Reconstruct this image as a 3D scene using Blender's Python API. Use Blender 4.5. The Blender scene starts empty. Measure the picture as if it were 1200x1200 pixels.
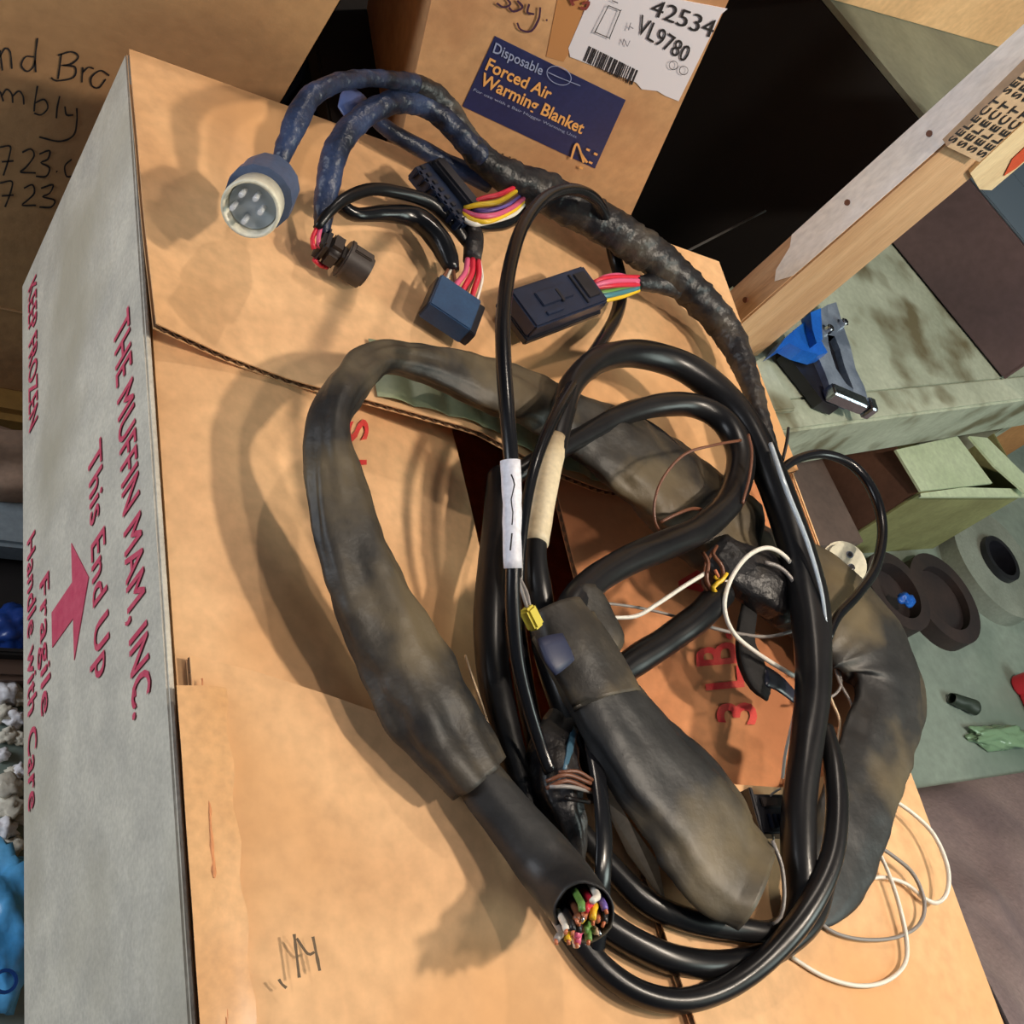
import bpy, bmesh, math, random
import numpy as np
from mathutils import Vector, Matrix, noise
random.seed(7)
S = bpy.context.scene
COL = S.collection
# ------------------------------------------------------------------ camera
F = 1363.0
dv = np.array([-580., -2500., F]); rv = np.array([1897., 303., F])
dv /= np.linalg.norm(dv); rv -= rv.dot(dv)*dv; rv /= np.linalg.norm(rv); uv = np.cross(rv, dv)
RW = np.array([rv, dv, uv])            # camera (right, down, forward) -> world
CAM = np.array([0., 0., .5])
cd = bpy.data.cameras.new('camera'); cam = bpy.data.objects.new('camera', cd); COL.objects.link(cam)
cd.sensor_fit = 'HORIZONTAL'; cd.sensor_width = 36; cd.lens = 36*F/1200; cd.clip_start = .01
m = Matrix.Identity(4)
for i in range(3):
    m[i][0] = RW[i][0]; m[i][1] = -RW[i][1]; m[i][2] = -RW[i][2]; m[i][3] = CAM[i]
cam.matrix_world = m
S.camera = cam
# ------------------------------------------------------------------ light
w = bpy.data.worlds.new('world'); S.world = w; w.use_nodes = True
w.node_tree.nodes['Background'].inputs[0].default_value = (.75, .85, 1, 1)
w.node_tree.nodes['Background'].inputs[1].default_value = .12
def lamp(name, kind, loc, energy, color, size=.1, target=None, sy=None, spot=None):
    l = bpy.data.lights.new(name, kind); o = bpy.data.objects.new(name, l); COL.objects.link(o)
    o.location = loc; l.energy = energy; l.color = color
    if kind == 'AREA':
        l.size = size
        if sy: l.shape = 'RECTANGLE'; l.size_y = sy
    else: l.shadow_soft_size = size
    if target is not None:
        o.rotation_euler = (Vector(target)-Vector(loc)).to_track_quat('-Z', 'Y').to_euler()
    return o
lamp('lamp_bench', 'POINT', (1.0, .02, 1.12), 46, (1, .86, .70), .04)
lamp('lamp_behind', 'POINT', (.52, 1.3, 1.32), 22, (1, .86, .72), .03)
lamp('lamp_overhead', 'POINT', (.64, -.12, 1.25), 17, (1, .87, .74), .05)
lamp('window_left', 'AREA', (-1.3, .6, .30), 17, (.90, .94, 1.0), .8, (.2, .3, -.2), .9)
lamp('window_right', 'AREA', (2.3, -.8, 1.3), 24, (.86, 1.0, .92), .8, (1.5, .6, -.3), .9)
S.view_settings.view_transform = 'Standard'; S.view_settings.look = 'None'
S.view_settings.exposure = 0.0; S.view_settings.gamma = 1.0; S.view_settings.use_curve_mapping = False

# ------------------------------------------------------------------ helpers
def ray(px, py): return RW @ np.array([px-600., py-600., F])
def P(px, py, h=0.):
    v = ray(px, py); return CAM + v*((h-CAM[2])/v[2])
def PL(px, py, p0, n):
    v = ray(px, py); n = np.array(n, float); return CAM + v*((np.array(p0)-CAM).dot(n)/v.dot(n))
def pr(p):
    c = RW.T @ (np.array(p)-CAM); return np.array([600+F*c[0]/c[2], 600+F*c[1]/c[2]]), c[2]

def srgb(r, g, b):
    f = lambda c: (c/255/12.92) if c/255 <= .04045 else ((c/255+.055)/1.055)**2.4
    return (f(r), f(g), f(b), 1)
MATS = {}
def mat(name, col, rough=.6, metal=0., col2=None, scale=8., bump=0., bscale=60., stretch=(1, 1, 1), col3=None, spec=.5, coat=0., contrast=(.35, .65), mask_scale=None, trans=0., fine=14.):
    if name in MATS: return MATS[name]
    M = bpy.data.materials.new(name); M.use_nodes = True
    N = M.node_tree.nodes; L = M.node_tree.links; B = N['Principled BSDF']
    B.inputs['Roughness'].default_value = rough; B.inputs['Metallic'].default_value = metal
    B.inputs['Specular IOR Level'].default_value = spec
    B.inputs['Coat Weight'].default_value = coat; B.inputs['Coat Roughness'].default_value = .15
    B.inputs['Transmission Weight'].default_value = trans
    B.inputs['Base Color'].default_value = col
    if col2 or bump:
        tc = N.new('ShaderNodeTexCoord'); mp = N.new('ShaderNodeMapping'); mp.inputs['Scale'].default_value = stretch
        L.new(tc.outputs['Object'], mp.inputs[0])
    if col2:
        nz = N.new('ShaderNodeTexNoise'); nz.inputs['Scale'].default_value = scale; nz.inputs['Detail'].default_value = 6
        L.new(mp.outputs[0], nz.inputs['Vector'])
        cr = N.new('ShaderNodeValToRGB'); cr.color_ramp.elements[0].position = contrast[0]; cr.color_ramp.elements[1].position = contrast[1]
        cr.color_ramp.elements[0].color = col; cr.color_ramp.elements[1].color = col2
        L.new(nz.outputs['Fac'], cr.inputs[0]); out = cr.outputs[0]
        nf = N.new('ShaderNodeTexNoise'); nf.inputs['Scale'].default_value = scale*fine; nf.inputs['Detail'].default_value = 8
        L.new(mp.outputs[0], nf.inputs['Vector'])
        cf = N.new('ShaderNodeValToRGB'); cf.color_ramp.elements[0].position = .3; cf.color_ramp.elements[1].position = .7
        cf.color_ramp.elements[0].color = (.86, .86, .86, 1); cf.color_ramp.elements[1].color = (1.07, 1.07, 1.07, 1)
        L.new(nf.outputs['Fac'], cf.inputs[0])
        mm = N.new('ShaderNodeMixRGB'); mm.blend_type = 'MULTIPLY'; mm.inputs[0].default_value = 1; L.new(out, mm.inputs[1]); L.new(cf.outputs[0], mm.inputs[2]); out = mm.outputs[0]
        if col3:
            n2 = N.new('ShaderNodeTexNoise'); n2.inputs['Scale'].default_value = mask_scale or scale*.35; n2.inputs['Detail'].default_value = 4
            L.new(mp.outputs[0], n2.inputs['Vector'])
            c2 = N.new('ShaderNodeValToRGB'); c2.color_ramp.elements[0].position = .5; c2.color_ramp.elements[1].position = .68
            L.new(n2.outputs['Fac'], c2.inputs[0])
            mx = N.new('ShaderNodeMixRGB'); L.new(c2.outputs[0], mx.inputs[0]); L.new(out, mx.inputs[1]); mx.inputs[2].default_value = col3
            out = mx.outputs[0]
        L.new(out, B.inputs['Base Color'])
    if bump:
        nb = N.new('ShaderNodeTexNoise'); nb.inputs['Scale'].default_value = bscale; nb.inputs['Detail'].default_value = 5
        L.new(mp.outputs[0], nb.inputs['Vector'])
        bp = N.new('ShaderNodeBump'); bp.inputs['Strength'].default_value = bump; bp.inputs['Distance'].default_value = .004
        L.new(nb.outputs['Fac'], bp.inputs['Height']); L.new(bp.outputs[0], B.inputs['Normal'])
    MATS[name] = M
    return M
kraft = mat('kraft_board', srgb(228, 182, 134), .75, col2=srgb(214, 165, 116), scale=7, bump=.28, bscale=18, col3=srgb(216, 162, 108), mask_scale=5)
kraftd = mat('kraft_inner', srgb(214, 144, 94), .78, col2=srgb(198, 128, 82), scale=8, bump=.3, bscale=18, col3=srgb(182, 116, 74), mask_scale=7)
kcore = mat('kraft_core', srgb(120, 84, 54), .9, col2=srgb(92, 62, 40), scale=30)
kgrey = mat('grey_board', srgb(206, 199, 184), .8, col2=srgb(186, 180, 168), scale=26, bump=.5, bscale=70, col3=srgb(172, 164, 146), mask_scale=6)
kold = mat('aged_board', srgb(196, 154, 106), .8, col2=srgb(170, 130, 90), scale=6, bump=.2, bscale=60, col3=srgb(168, 130, 92))
kblank = mat('box_board', srgb(206, 158, 112), .7, col2=srgb(190, 142, 98), scale=7, bump=.2, bscale=60, col3=srgb(176, 124, 84), mask_scale=9)
redink = mat('red_ink', srgb(196, 62, 92), .7, col2=srgb(206, 84, 108), scale=120)
red2 = mat('red_ink_top', srgb(206, 40, 44), .7, col2=srgb(216, 78, 66), scale=90)
blackink = mat('black_ink', srgb(34, 30, 32), .6)
purpleink = mat('purple_ink', srgb(66, 36, 60), .6)
tape = mat('vinyl_tape', srgb(22, 22, 25), .4, col2=srgb(46, 44, 46), scale=30, bump=.6, bscale=90, col3=srgb(74, 68, 60), mask_scale=30, spec=.4)
tapeb = mat('vinyl_tape_bluish', srgb(18, 22, 34), .38, col2=srgb(48, 62, 94), scale=34, bump=.7, bscale=90, spec=.4)
vinyl = mat('black_vinyl', srgb(12, 13, 17), .24, spec=.4, col2=srgb(22, 22, 25), scale=14, bump=.08, bscale=30)
cable = mat('black_cable', srgb(13, 13, 16), .3, spec=.35, col2=srgb(30, 29, 30), scale=16, bump=.05, bscale=30)
rubber = mat('dusty_rubber', srgb(34, 33, 33), .5, col2=srgb(68, 62, 54), scale=24, bump=.6, bscale=34, col3=srgb(98, 86, 66), mask_scale=16, spec=.35)
rubber2 = mat('grey_rubber', srgb(34, 35, 37), .46, col2=srgb(54, 52, 50), scale=12, bump=.4, bscale=34, col3=srgb(104, 92, 70), mask_scale=11, spec=.35)
blueplast = mat('dark_blue_plastic', srgb(22, 30, 50), .38, col2=srgb(30, 42, 66), scale=30)
blackplast = mat('black_plastic', srgb(22, 23, 30), .4, col2=srgb(36, 36, 44), scale=30)
bluecon = mat('blue_connector', srgb(30, 58, 92), .5, col2=srgb(38, 72, 108), scale=40)
brownplast = mat('brown_black_plastic', srgb(44, 36, 34), .5, col2=srgb(58, 48, 44), scale=40)
greycon = mat('grey_blue_plastic', srgb(70, 84, 112), .42, col2=srgb(84, 98, 126), scale=20)
cream = mat('cream_plastic', srgb(214, 208, 184), .35, col2=srgb(226, 222, 204), scale=20)
clear = mat('clear_plastic', srgb(205, 216, 226), .12, trans=.35)
metal = mat('bright_metal', srgb(220, 220, 224), .2, 1.)
chrome = mat('chrome', srgb(190, 196, 204), .18, 1., bump=.2, bscale=50)
white = mat('white_label', srgb(232, 232, 240), .45, col2=srgb(212, 212, 222), scale=30)
ivory = mat('ivory_tape', srgb(226, 212, 182), .5, col2=srgb(206, 186, 150), scale=22, col3=srgb(150, 130, 104), mask_scale=18)
yellow = mat('yellow_plastic', srgb(206, 190, 70), .4)
C = lambda n, r, g, b, ro=.4: mat(n, srgb(r, g, b), ro)
wred, wpink, wyel, wwht = C('red_wire', 206, 40, 62), C('pink_wire', 214, 92, 128), C('yellow_wire', 232, 188, 40), C('white_wire', 226, 220, 208)
wgrn, wteal, wbrn, wgry = C('green_wire', 96, 140, 70), C('teal_wire', 66, 124, 134), C('brown_wire', 110, 68, 48), C('grey_wire', 138, 132, 128)
wtan, wvio, wcop, wblk = C('tan_wire', 206, 178, 144), C('violet_wire', 110, 92, 170), C('copper', 190, 110, 74, .3), C('black_wire', 24, 22, 24)
pine = mat('pine', srgb(216, 174, 130), .65, col2=srgb(196, 150, 106), scale=5, stretch=(8, 8, .7), bump=.15, bscale=20)
greenpaint = mat('green_paint', srgb(178, 186, 168), .5, col2=srgb(154, 162, 144), scale=9, bump=.3, bscale=40, col3=srgb(104, 98, 74), mask_scale=16)
greengrey = mat('green_grey_board', srgb(120, 126, 110), .6, col2=srgb(104, 110, 98), scale=8)
concrete = mat('light_tinted_concrete', srgb(142, 154, 144), .45, col2=srgb(126, 138, 130), scale=5, bump=.1, bscale=60, col3=srgb(104, 120, 110), mask_scale=3)  # green-grey: greenish cast of the light put into the floor colour
dark = mat('black_and_painted_shade', srgb(22, 19, 19), .8, col2=srgb(34, 28, 26), scale=6, bump=.4, bscale=12)  # near-black: painted shade on the back wall, plain black on the tray
mauve = mat('mauve_board', srgb(104, 84, 86), .75, col2=srgb(86, 70, 74), scale=6)
cloth = mat('mauve_cloth', srgb(140, 120, 118), .9, col2=srgb(118, 100, 102), scale=9, bump=.4, bscale=180)
bluetool = mat('blue_enamel', srgb(28, 90, 190), .3, col2=srgb(36, 110, 210), scale=30)
bluebag = mat('blue_film', srgb(70, 160, 226), .25, col2=srgb(110, 190, 240), scale=12, bump=.5, bscale=25)
foam = mat('dirty_foam', srgb(226, 220, 204), .8, col2=srgb(176, 164, 138), scale=18, bump=.6, bscale=60, col3=srgb(120, 110, 92))
navy = mat('navy_label', srgb(36, 42, 84), .4, col2=srgb(44, 50, 92), scale=20)
orangeink = mat('orange_ink', srgb(232, 168, 98), .5)
paleink = mat('pale_ink', srgb(150, 158, 190), .5)
greentape = mat('green_film', srgb(140, 148, 116), .5, col2=srgb(116, 128, 98), scale=14, col3=srgb(150, 150, 120))
shiny = mat('clear_film', srgb(196, 176, 150), .15, col2=srgb(180, 156, 128), scale=15, bump=.3, bscale=20)

def tag(o, label=None, cat=None, group=None, kind=None):
    if label: o['label'] = label
    if cat: o['category'] = cat
    if group: o['group'] = group
    if kind: o['kind'] = kind
    return o
def empty(name, loc, label, cat, group=None):
    o = bpy.data.objects.new(name, None); COL.objects.link(o); o.location = Vector(tuple(map(float, loc))); o.empty_display_size = .02
    return tag(o, label, cat, group)
def wpos(o):
    p = Vector((0, 0, 0))
    while o is not None: p += o.location; o = o.parent
    return p
def mk(name, V, Fc, m, parent=None, smooth=True, origin=None):
    """world-space vertices -> one object whose origin sits at its own base"""
    V = np.array([tuple(v) for v in V], float)
    if origin is None: origin = np.array([V[:, 0].mean(), V[:, 1].mean(), V[:, 2].min()])
    me = bpy.data.meshes.new(name); me.from_pydata([tuple(v) for v in (V-origin)], [], Fc); me.update()
    if smooth: me.shade_smooth()
    me.materials.append(m)
    o = bpy.data.objects.new(name, me); COL.objects.link(o)
    o.location = Vector(tuple(origin)) - (wpos(parent) if parent else Vector((0, 0, 0)))
    if parent: o.parent = parent
    return o
def bmo(name, bm, m, parent=None, M=None, smooth=False, origin=None, autos=False):
    if M is not None: bm.transform(M)
    bm.verts.index_update(); bmesh.ops.recalc_face_normals(bm, faces=bm.faces)
    V = [tuple(v.co) for v in bm.verts]; Fc = [[v.index for v in f.verts] for f in bm.faces]; bm.free()
    o = mk(name, V, Fc, m, parent, smooth, origin)
    if autos: o.data.shade_smooth(); o.data.set_sharp_from_angle(angle=math.radians(38))
    return o
def bx(bm, c, s, bev=0., rot=None, seg=2):
    t = bmesh.new(); bmesh.ops.create_cube(t, size=1)
    bmesh.ops.scale(t, vec=Vector(s), verts=t.verts)
    if bev: bmesh.ops.bevel(t, geom=t.edges[:], offset=bev, segments=seg, affect='EDGES')
    if rot is not None: t.transform(rot)
    bmesh.ops.translate(t, vec=Vector(c), verts=t.verts)
    me = bpy.data.meshes.new('t'); t.to_mesh(me); t.free(); bm.from_mesh(me); bpy.data.meshes.remove(me)
def cyl(bm, c, r, h, axis='Z', r2=None, seg=24, bev=0.):
    t = bmesh.new(); bmesh.ops.create_cone(t, cap_ends=True, radius1=r, radius2=r if r2 is None else r2, depth=h, segments=seg)
    if bev: bmesh.ops.bevel(t, geom=[e for e in t.edges if e.calc_face_angle(0) > .8], offset=bev, segments=2, affect='EDGES')
    if axis == 'X': t.transform(Matrix.Rotation(math.pi/2, 4, 'Y'))
    if axis == 'Y': t.transform(Matrix.Rotation(math.pi/2, 4, 'X'))
    bmesh.ops.translate(t, vec=Vector(c), verts=t.verts)
    me = bpy.data.meshes.new('t'); t.to_mesh(me); t.free(); bm.from_mesh(me); bpy.data.meshes.remove(me)
def ring(bm, c, ro, ri, h, seg=32):
    """annulus with thickness, axis Z"""
    vs = []
    for k in range(seg):
        a = 2*math.pi*k/seg
        for rr, z in ((ro, -h/2), (ro, h/2), (ri, h/2), (ri, -h/2)):
            vs.append(bm.verts.new((c[0]+rr*math.cos(a), c[1]+rr*math.sin(a), c[2]+z)))
    for k in range(seg):
        for j in range(4):
            a, b = k*4+j, k*4+(j+1) % 4; c2, d2 = ((k+1) % seg)*4+(j+1) % 4, ((k+1) % seg)*4+j
            bm.faces.new((vs[a], vs[b], vs[c2], vs[d2]))
def frame(o, x, up=(0, 0, 1)):
    x = Vector(tuple(x)).normalized(); up = Vector(tuple(up)); y = up.cross(x).normalized(); z = x.cross(y)
    return Matrix(((x.x, y.x, z.x, o[0]), (x.y, y.y, z.y, o[1]), (x.z, y.z, z.z, o[2]), (0, 0, 0, 1)))
def cr(pts, step):
    """Catmull-Rom through rows (x,y,z,r) resampled by distance"""
    A = np.array(pts, float); A = np.vstack([2*A[0]-A[1], A, 2*A[-1]-A[-2]]); A[0, 3:] = A[1, 3:]; A[-1, 3:] = A[-2, 3:]
    out = []
    for i in range(1, len(A)-2):
        n = max(2, int(np.linalg.norm(A[i+1, :3]-A[i, :3])/step))
        p0, p1, p2, p3 = A[i-1], A[i], A[i+1], A[i+2]
        for k in range(n):
            t = k/n
            out.append(.5*((2*p1)+(-p0+p2)*t+(2*p0-5*p1+4*p2-p3)*t*t+(-p0+3*p1-3*p2+p3)*t**3))
    out.append(A[-2]); return np.array(out)
def tube(name, pts, m, parent=None, flat=1., seg=14, step=.004, tp=0., pitch=.012, wr=0., wf=60., hollow=False, folds=0., seed=0., world=False, capf=True, ridge=0.):
    """pts rows (px, py, height mm, half width px[, flat]); swept with a horizontal side vector"""
    rows = []
    for q in pts:
        if world: rows.append(list(q)+([flat] if len(q) < 5 else [])); continue
        p = P(q[0], q[1], q[2]/1000.); rows.append([*p, q[3], q[4] if len(q) > 4 else flat])
    A = cr(rows, step); n = len(A); V = []; Fc = []
    arc = 0; T = np.gradient(A[:, :3], axis=0)
    prevS = None; fr = []
    for i in range(n):
        t = T[i]/(np.linalg.norm(T[i])+1e-9)
        s = np.cross(t, [0, 0, 1.])
        if np.linalg.norm(s) < .25 and prevS is not None: s = prevS - prevS.dot(t)*t
        s /= np.linalg.norm(s)
        if prevS is not None and s.dot(prevS) < 0: s = -s
        if prevS is not None: s = s*.5+prevS*.5; s -= s.dot(t)*t; s /= np.linalg.norm(s)
        prevS = s; nn = np.cross(s, t)
        if nn[2] < 0 and flat < 1: nn = -nn
        k = max(.12, A[i, 4]); r = A[i, 3] if world else max(.3, A[i, 3])
        if world: R0 = r
        else:
            p2, dep = pr(A[i, :3]); e = .001
            a = (pr(A[i, :3]+t*e)[0]-p2); a = a/(np.linalg.norm(a)+1e-9); perp = np.array([-a[1], a[0]])
            ws = (pr(A[i, :3]+s*e)[0]-p2).dot(perp)/e; wn = (pr(A[i, :3]+nn*e)[0]-p2).dot(perp)/e
            R0 = r/math.sqrt(ws*ws+(k*wn)**2)
        if i: arc += np.linalg.norm(A[i, :3]-A[i-1, :3])
        fr.append((A[i, :3].copy(), s, nn, t, R0, k, arc))
    def add(ringf, idx0):
        pass
    for i, (c, s, nn, t, R0, k, arc) in enumerate(fr):
        for j in range(seg):
            th = 2*math.pi*j/seg; f = 1.
            if tp:
                ph = (arc/pitch+th/(2*math.pi)) % 1.; f += tp*(ph-.5)
            if wr:
                q = Vector((c[0]*wf+math.cos(th)*1.3+seed, c[1]*wf+math.sin(th)*1.3, c[2]*wf+seed*3)); f += wr*noise.noise(q)*2
            if folds:
                f += folds*noise.noise(Vector((arc*16+seed, math.cos(th)*1.8, math.sin(th)*1.8)))*2
                f += folds*.55*noise.noise(Vector((arc*70+seed, math.cos(th)*1.2, math.sin(th)*2.8)))
            if ridge: f += ridge*math.exp(-((math.sin((th-1.2)/2))/.12)**2)
            V.append(c+(s*math.cos(th)+nn*math.sin(th)*k)*R0*f)
    for i in range(n-1):
        for j in range(seg):
            a = i*seg+j; b = i*seg+(j+1) % seg; Fc.append((a, b, b+seg, a+seg))
    if capf and not hollow:
        Fc.append(tuple(range(seg))[::-1]); Fc.append(tuple((n-1)*seg+j for j in range(seg)))
    if hollow:      # inner wall at both ends
        for end in (0, 1):
            idx = range(0, min(n, 9)) if end == 0 else range(n-1, max(-1, n-10), -1)
            base = (0 if end == 0 else (n-1)*seg); last = [base+j for j in range(seg)]
            for q_, i in enumerate(idx):
                c, s, nn, t, R0, k, arc = fr[i]; cur = []
                for j in range(seg):
                    o_ = V[i*seg+j]; cur.append(len(V)); V.append(c+(o_-c)*(.9 if q_ else .93))
                for j in range(seg):
                    f4 = (last[j], last[(j+1) % seg], cur[(j+1) % seg], cur[j]); Fc.append(f4 if end else f4[::-1])
                last = cur
            Fc.append(tuple(last) if end else tuple(last[::-1]))
    me_o = mk(name, V, Fc, m, parent, True)
    return me_o
def thing_tube(name, label, cat, pts, m, group=None, **k):
    return tag(tube(name, pts, m, None, **k), label, cat, group)

def textmesh(s, bold=0., spacing=1.):
    c = bpy.data.curves.new('t', 'FONT'); c.body = s; c.size = 1; c.offset = bold; c.space_character = spacing; c.resolution_u = 3
    o = bpy.data.objects.new('t', c); COL.objects.link(o); bpy.context.view_layer.update()
    me = bpy.data.meshes.new_from_object(o.evaluated_get(bpy.context.evaluated_depsgraph_get()))
    V = np.array([v.co[:] for v in me.vertices]); Fc = [list(p.vertices) for p in me.polygons]
    bpy.data.objects.remove(o); bpy.data.curves.remove(c); bpy.data.meshes.remove(me); return V, Fc
def text_map(name, s, fn, m, parent, bold=0., y0=None, y1=None, spacing=1.):
    """fn(u,v) -> world point; u along the text 0..1, v from baseline 0 to cap height 1"""
    V, Fc = textmesh(s, bold, spacing); x0, x1 = V[:, 0].min(), V[:, 0].max()
    a = 0. if y0 is None else y0; b = .72 if y1 is None else y1
    W = [fn((v[0]-x0)/(x1-x0), (v[1]-a)/(b-a)) for v in V]
    return mk(name, W, Fc, m, parent, False)
def quadfn(q, plane, lift):
    """q: px corners TL, TR, BR, BL of the text on a plane (p0, n)"""
    p0, n = plane; n = np.array(n, float); n /= np.linalg.norm(n)
    T = [PL(x, y, p0, n) for x, y in q]
    if (CAM-T[0]).dot(n) < 0: n = -n
    return lambda u, v: (T[3]*(1-u)+T[2]*u)*(1-v)+(T[0]*(1-u)+T[1]*u)*v + n*lift
def poly3(name, pts, m, parent, thick, n):
    """flat polygon given in world points, extruded by thick along n"""
    n = np.array(n, float); n /= np.linalg.norm(n); A = [np.array(p) for p in pts]; k = len(A)
    V = A+[a+n*thick for a in A]; Fc = [tuple(range(k)), tuple(range(2*k-1, k-1, -1))]+[(i, i+k, (i+1) % k+k, (i+1) % k) for i in range(k)]
    bm = bmesh.new(); vs = [bm.verts.new(v) for v in V]
    for f in Fc: bm.faces.new([vs[i] for i in f])
    return bmo(name, bm, m, parent)
def strokes(name, L, plane, m, parent, wpx=2.2):
    """hand written strokes: px polylines on a plane, flat marker ink"""
    p0, n = plane; n = np.array(n, float); n /= np.linalg.norm(n)
    if (CAM-np.array(p0)).dot(n) < 0: n = -n
    V = []; Fc = []
    for st in L:
        A = cr([[x, y, 0, 1] for x, y in st], 2.5)[:, :2]
        T = np.gradient(A, axis=0)
        b = len(V)
        for i in range(len(A)):
            t = T[i]/(np.linalg.norm(T[i])+1e-9); pn = np.array([-t[1], t[0]]); ww = wpx*(.85+.3*noise.noise(Vector((A[i][0]*.1, A[i][1]*.1, 0))))
            for sg in (-1, 1):
                x, y = A[i]+pn*sg*ww/2; V.append(PL(x, y, p0, n)+n*.0006)
        for i in range(len(A)-1): Fc.append((b+2*i, b+2*i+1, b+2*i+3, b+2*i+2))
    return mk(name, V, Fc, m, parent, False)
def sheet(name, fn, nu, nv, th, m, parent, n=(0, 0, 1)):
    """fn(u,v) -> point; solid sheet of thickness th below it"""
    V = []; Fc = []; n = np.array(n, float)
    for i in range(nu+1):
        for j in range(nv+1): V.append(np.array(fn(i/nu, j/nv)))
    k = len(V); V += [v-n*th for v in V]; I = lambda i, j: i*(nv+1)+j
    for i in range(nu):
        for j in range(nv):
            Fc.append((I(i, j), I(i+1, j), I(i+1, j+1), I(i, j+1))); Fc.append((k+I(i, j), k+I(i, j+1), k+I(i+1, j+1), k+I(i+1, j)))
    for i in range(nu):
        Fc.append((I(i, 0), k+I(i, 0), k+I(i+1, 0), I(i+1, 0))); Fc.append((I(i, nv), I(i+1, nv), k+I(i+1, nv), k+I(i, nv)))
    for j in range(nv):
        Fc.append((I(0, j), I(0, j+1), k+I(0, j+1), k+I(0, j))); Fc.append((I(nu, j), k+I(nu, j), k+I(nu, j+1), I(nu, j+1)))
    o = mk(name, V, Fc, m, parent, True); o.data.set_sharp_from_angle(angle=math.radians(40)); return o
def carton(name, label, M, size, m, open_top=False, t=.004, mats=None):
    """cardboard box: M places its base centre, panels are parts"""
    sx, sy, sz = size; e = empty(name, M.translation, label, 'box')
    def pan(nm, c, s, mm=None): 
        b = bmesh.new(); bx(b, c, s, .0012); return bmo(nm, b, mm or m, e, M)
    out = {}
    out['bottom'] = pan('bottom_panel', (0, 0, t/2), (sx-2*t, sy-2*t, t))
    out['front'] = pan('side_panel', (0, -sy/2+t/2, sz/2), (sx, t, sz), (mats or {}).get('front'))
    out['back'] = pan('side_panel', (0, sy/2-t/2, sz/2), (sx, t, sz))
    out['left'] = pan('side_panel', (-sx/2+t/2, 0, sz/2), (t, sy-2*t, sz), (mats or {}).get('left'))
    out['right'] = pan('side_panel', (sx/2-t/2, 0, sz/2), (t, sy-2*t, sz))
    if not open_top:
        pan('top_flap', (-sx/4, 0, sz+t/2), (sx/2-.001, sy, t), (mats or {}).get('top')); pan('top_flap', (sx/4, 0, sz+t/2), (sx/2-.001, sy, t), (mats or {}).get('top'))
    return e, out

# ------------------------------------------------------------------ setting
FZ = -.5
b = bmesh.new(); bx(b, (.9, .6, FZ-.01), (6, 5, .02)); tag(bmo('floor', b, concrete), kind='structure')
b = bmesh.new(); bx(b, (.9, 2.35, .6), (6, .05, 2.2)); tag(bmo('wall_back', b, dark), kind='structure')  # wall coloured near-black so the unlit depth stays dark
b = bmesh.new(); bx(b, (3.6, .6, .6), (.05, 5, 2.2)); tag(bmo('wall_right', b, greengrey), kind='structure')

# ------------------------------------------------------------------ main carton
X0, X1, Y0, Y1, BH = .198, .747, -.012, .665, .245
box = empty('cardboard_box', (.4725, .33, -BH), 'large cardboard box with grey printed side lying under the coil of cables', 'box')
def panel(nm, c, s, m):
    b = bmesh.new(); bx(b, c, s, .0012); return bmo(nm, b, m, box)
side = panel('side_panel', (X0+.002, (Y0+Y1)/2, -BH/2), (.004, Y1-Y0, BH), kgrey); side['label'] = 'grey side panel with pink printing'
panel('side_panel', (X1-.002, (Y0+Y1)/2, -BH/2), (.004, Y1-Y0-.008, BH), kraft)
panel('side_panel', ((X0+X1)/2, Y1-.002, -BH/2), (X1-X0-.008, .004, BH), kraft)
panel('side_panel', ((X0+X1)/2, Y0+.002, -BH/2), (X1-X0-.008, .004, BH), kraft)
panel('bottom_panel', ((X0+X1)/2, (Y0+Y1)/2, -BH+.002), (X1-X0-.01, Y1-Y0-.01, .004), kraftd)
FL = .225
def core(nm, A, B, inward, parent, h=.0034, pitch=.0085):
    """fluted medium seen along a cut edge from A to B"""
    A = np.array(A); 
    n = max(4, int(len(A)))
    V = []; Fc = []
    d = np.linalg.norm(np.diff(A, axis=0), axis=1); cum = np.concatenate([[0], np.cumsum(d)]); tot = cum[-1]; N = int(tot/pitch*8)
    iw = np.array(inward, float)
    for i in range(N+1):
        s = tot*i/N; p = np.array([np.interp(s, cum, A[:, k]) for k in range(3)])
        z = p+np.array([0, 0, -.0027+.0014*math.sin(2*math.pi*s/pitch)])
        for dz in (.0004, -.0004):
            V.append(z+[0, 0, dz]); V.append(z+[0, 0, dz]+iw*.008)
    for i in range(N):
        a = i*4; c = a+4
        Fc += [(a, a+1, c+1, c), (a+2, c+2, c+3, a+3), (a, c, c+2, a+2)]
    return mk(nm, V, Fc, kcore, parent, True)
def flap(nm, fn, nu, nv, m, edge_pts, inward):
    """two liners and the fluted core between them"""
    o = sheet(nm, fn, nu, nv, .0009, m, box)
    sheet('liner', lambda u, v: np.array(fn(u, v))-[0, 0, .0044], nu, nv, .0008, m, o)
    core('fluted_core', edge_pts, None, inward, o)
    return o
# left and right inner flaps sag towards the middle
def sagL(u, v):
    x = X0+.006+FL*.985*u; y = .022+(.62)*v
    return (x, y, -.0025-.0315*u**1.6-.004*math.sin(9*v)*u)
def sagR(u, v):
    x = X1-.006-FL*u*.99; y = .022+(.62)*v
    return (x, y, -.006-.034*u**1.2+.004*math.sin(7*v+1)*u)
lf = flap('inner_flap', sagL, 10, 16, kraft, [sagL(1, k/30) for k in range(31)], (-1, 0, 0))
rf = flap('inner_flap', sagR, 10, 16, kraftd, [sagR(1, k/30) for k in range(31)], (1, 0, 0)); rf['label'] = 'inner flap with red 3 LB. printing'
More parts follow.
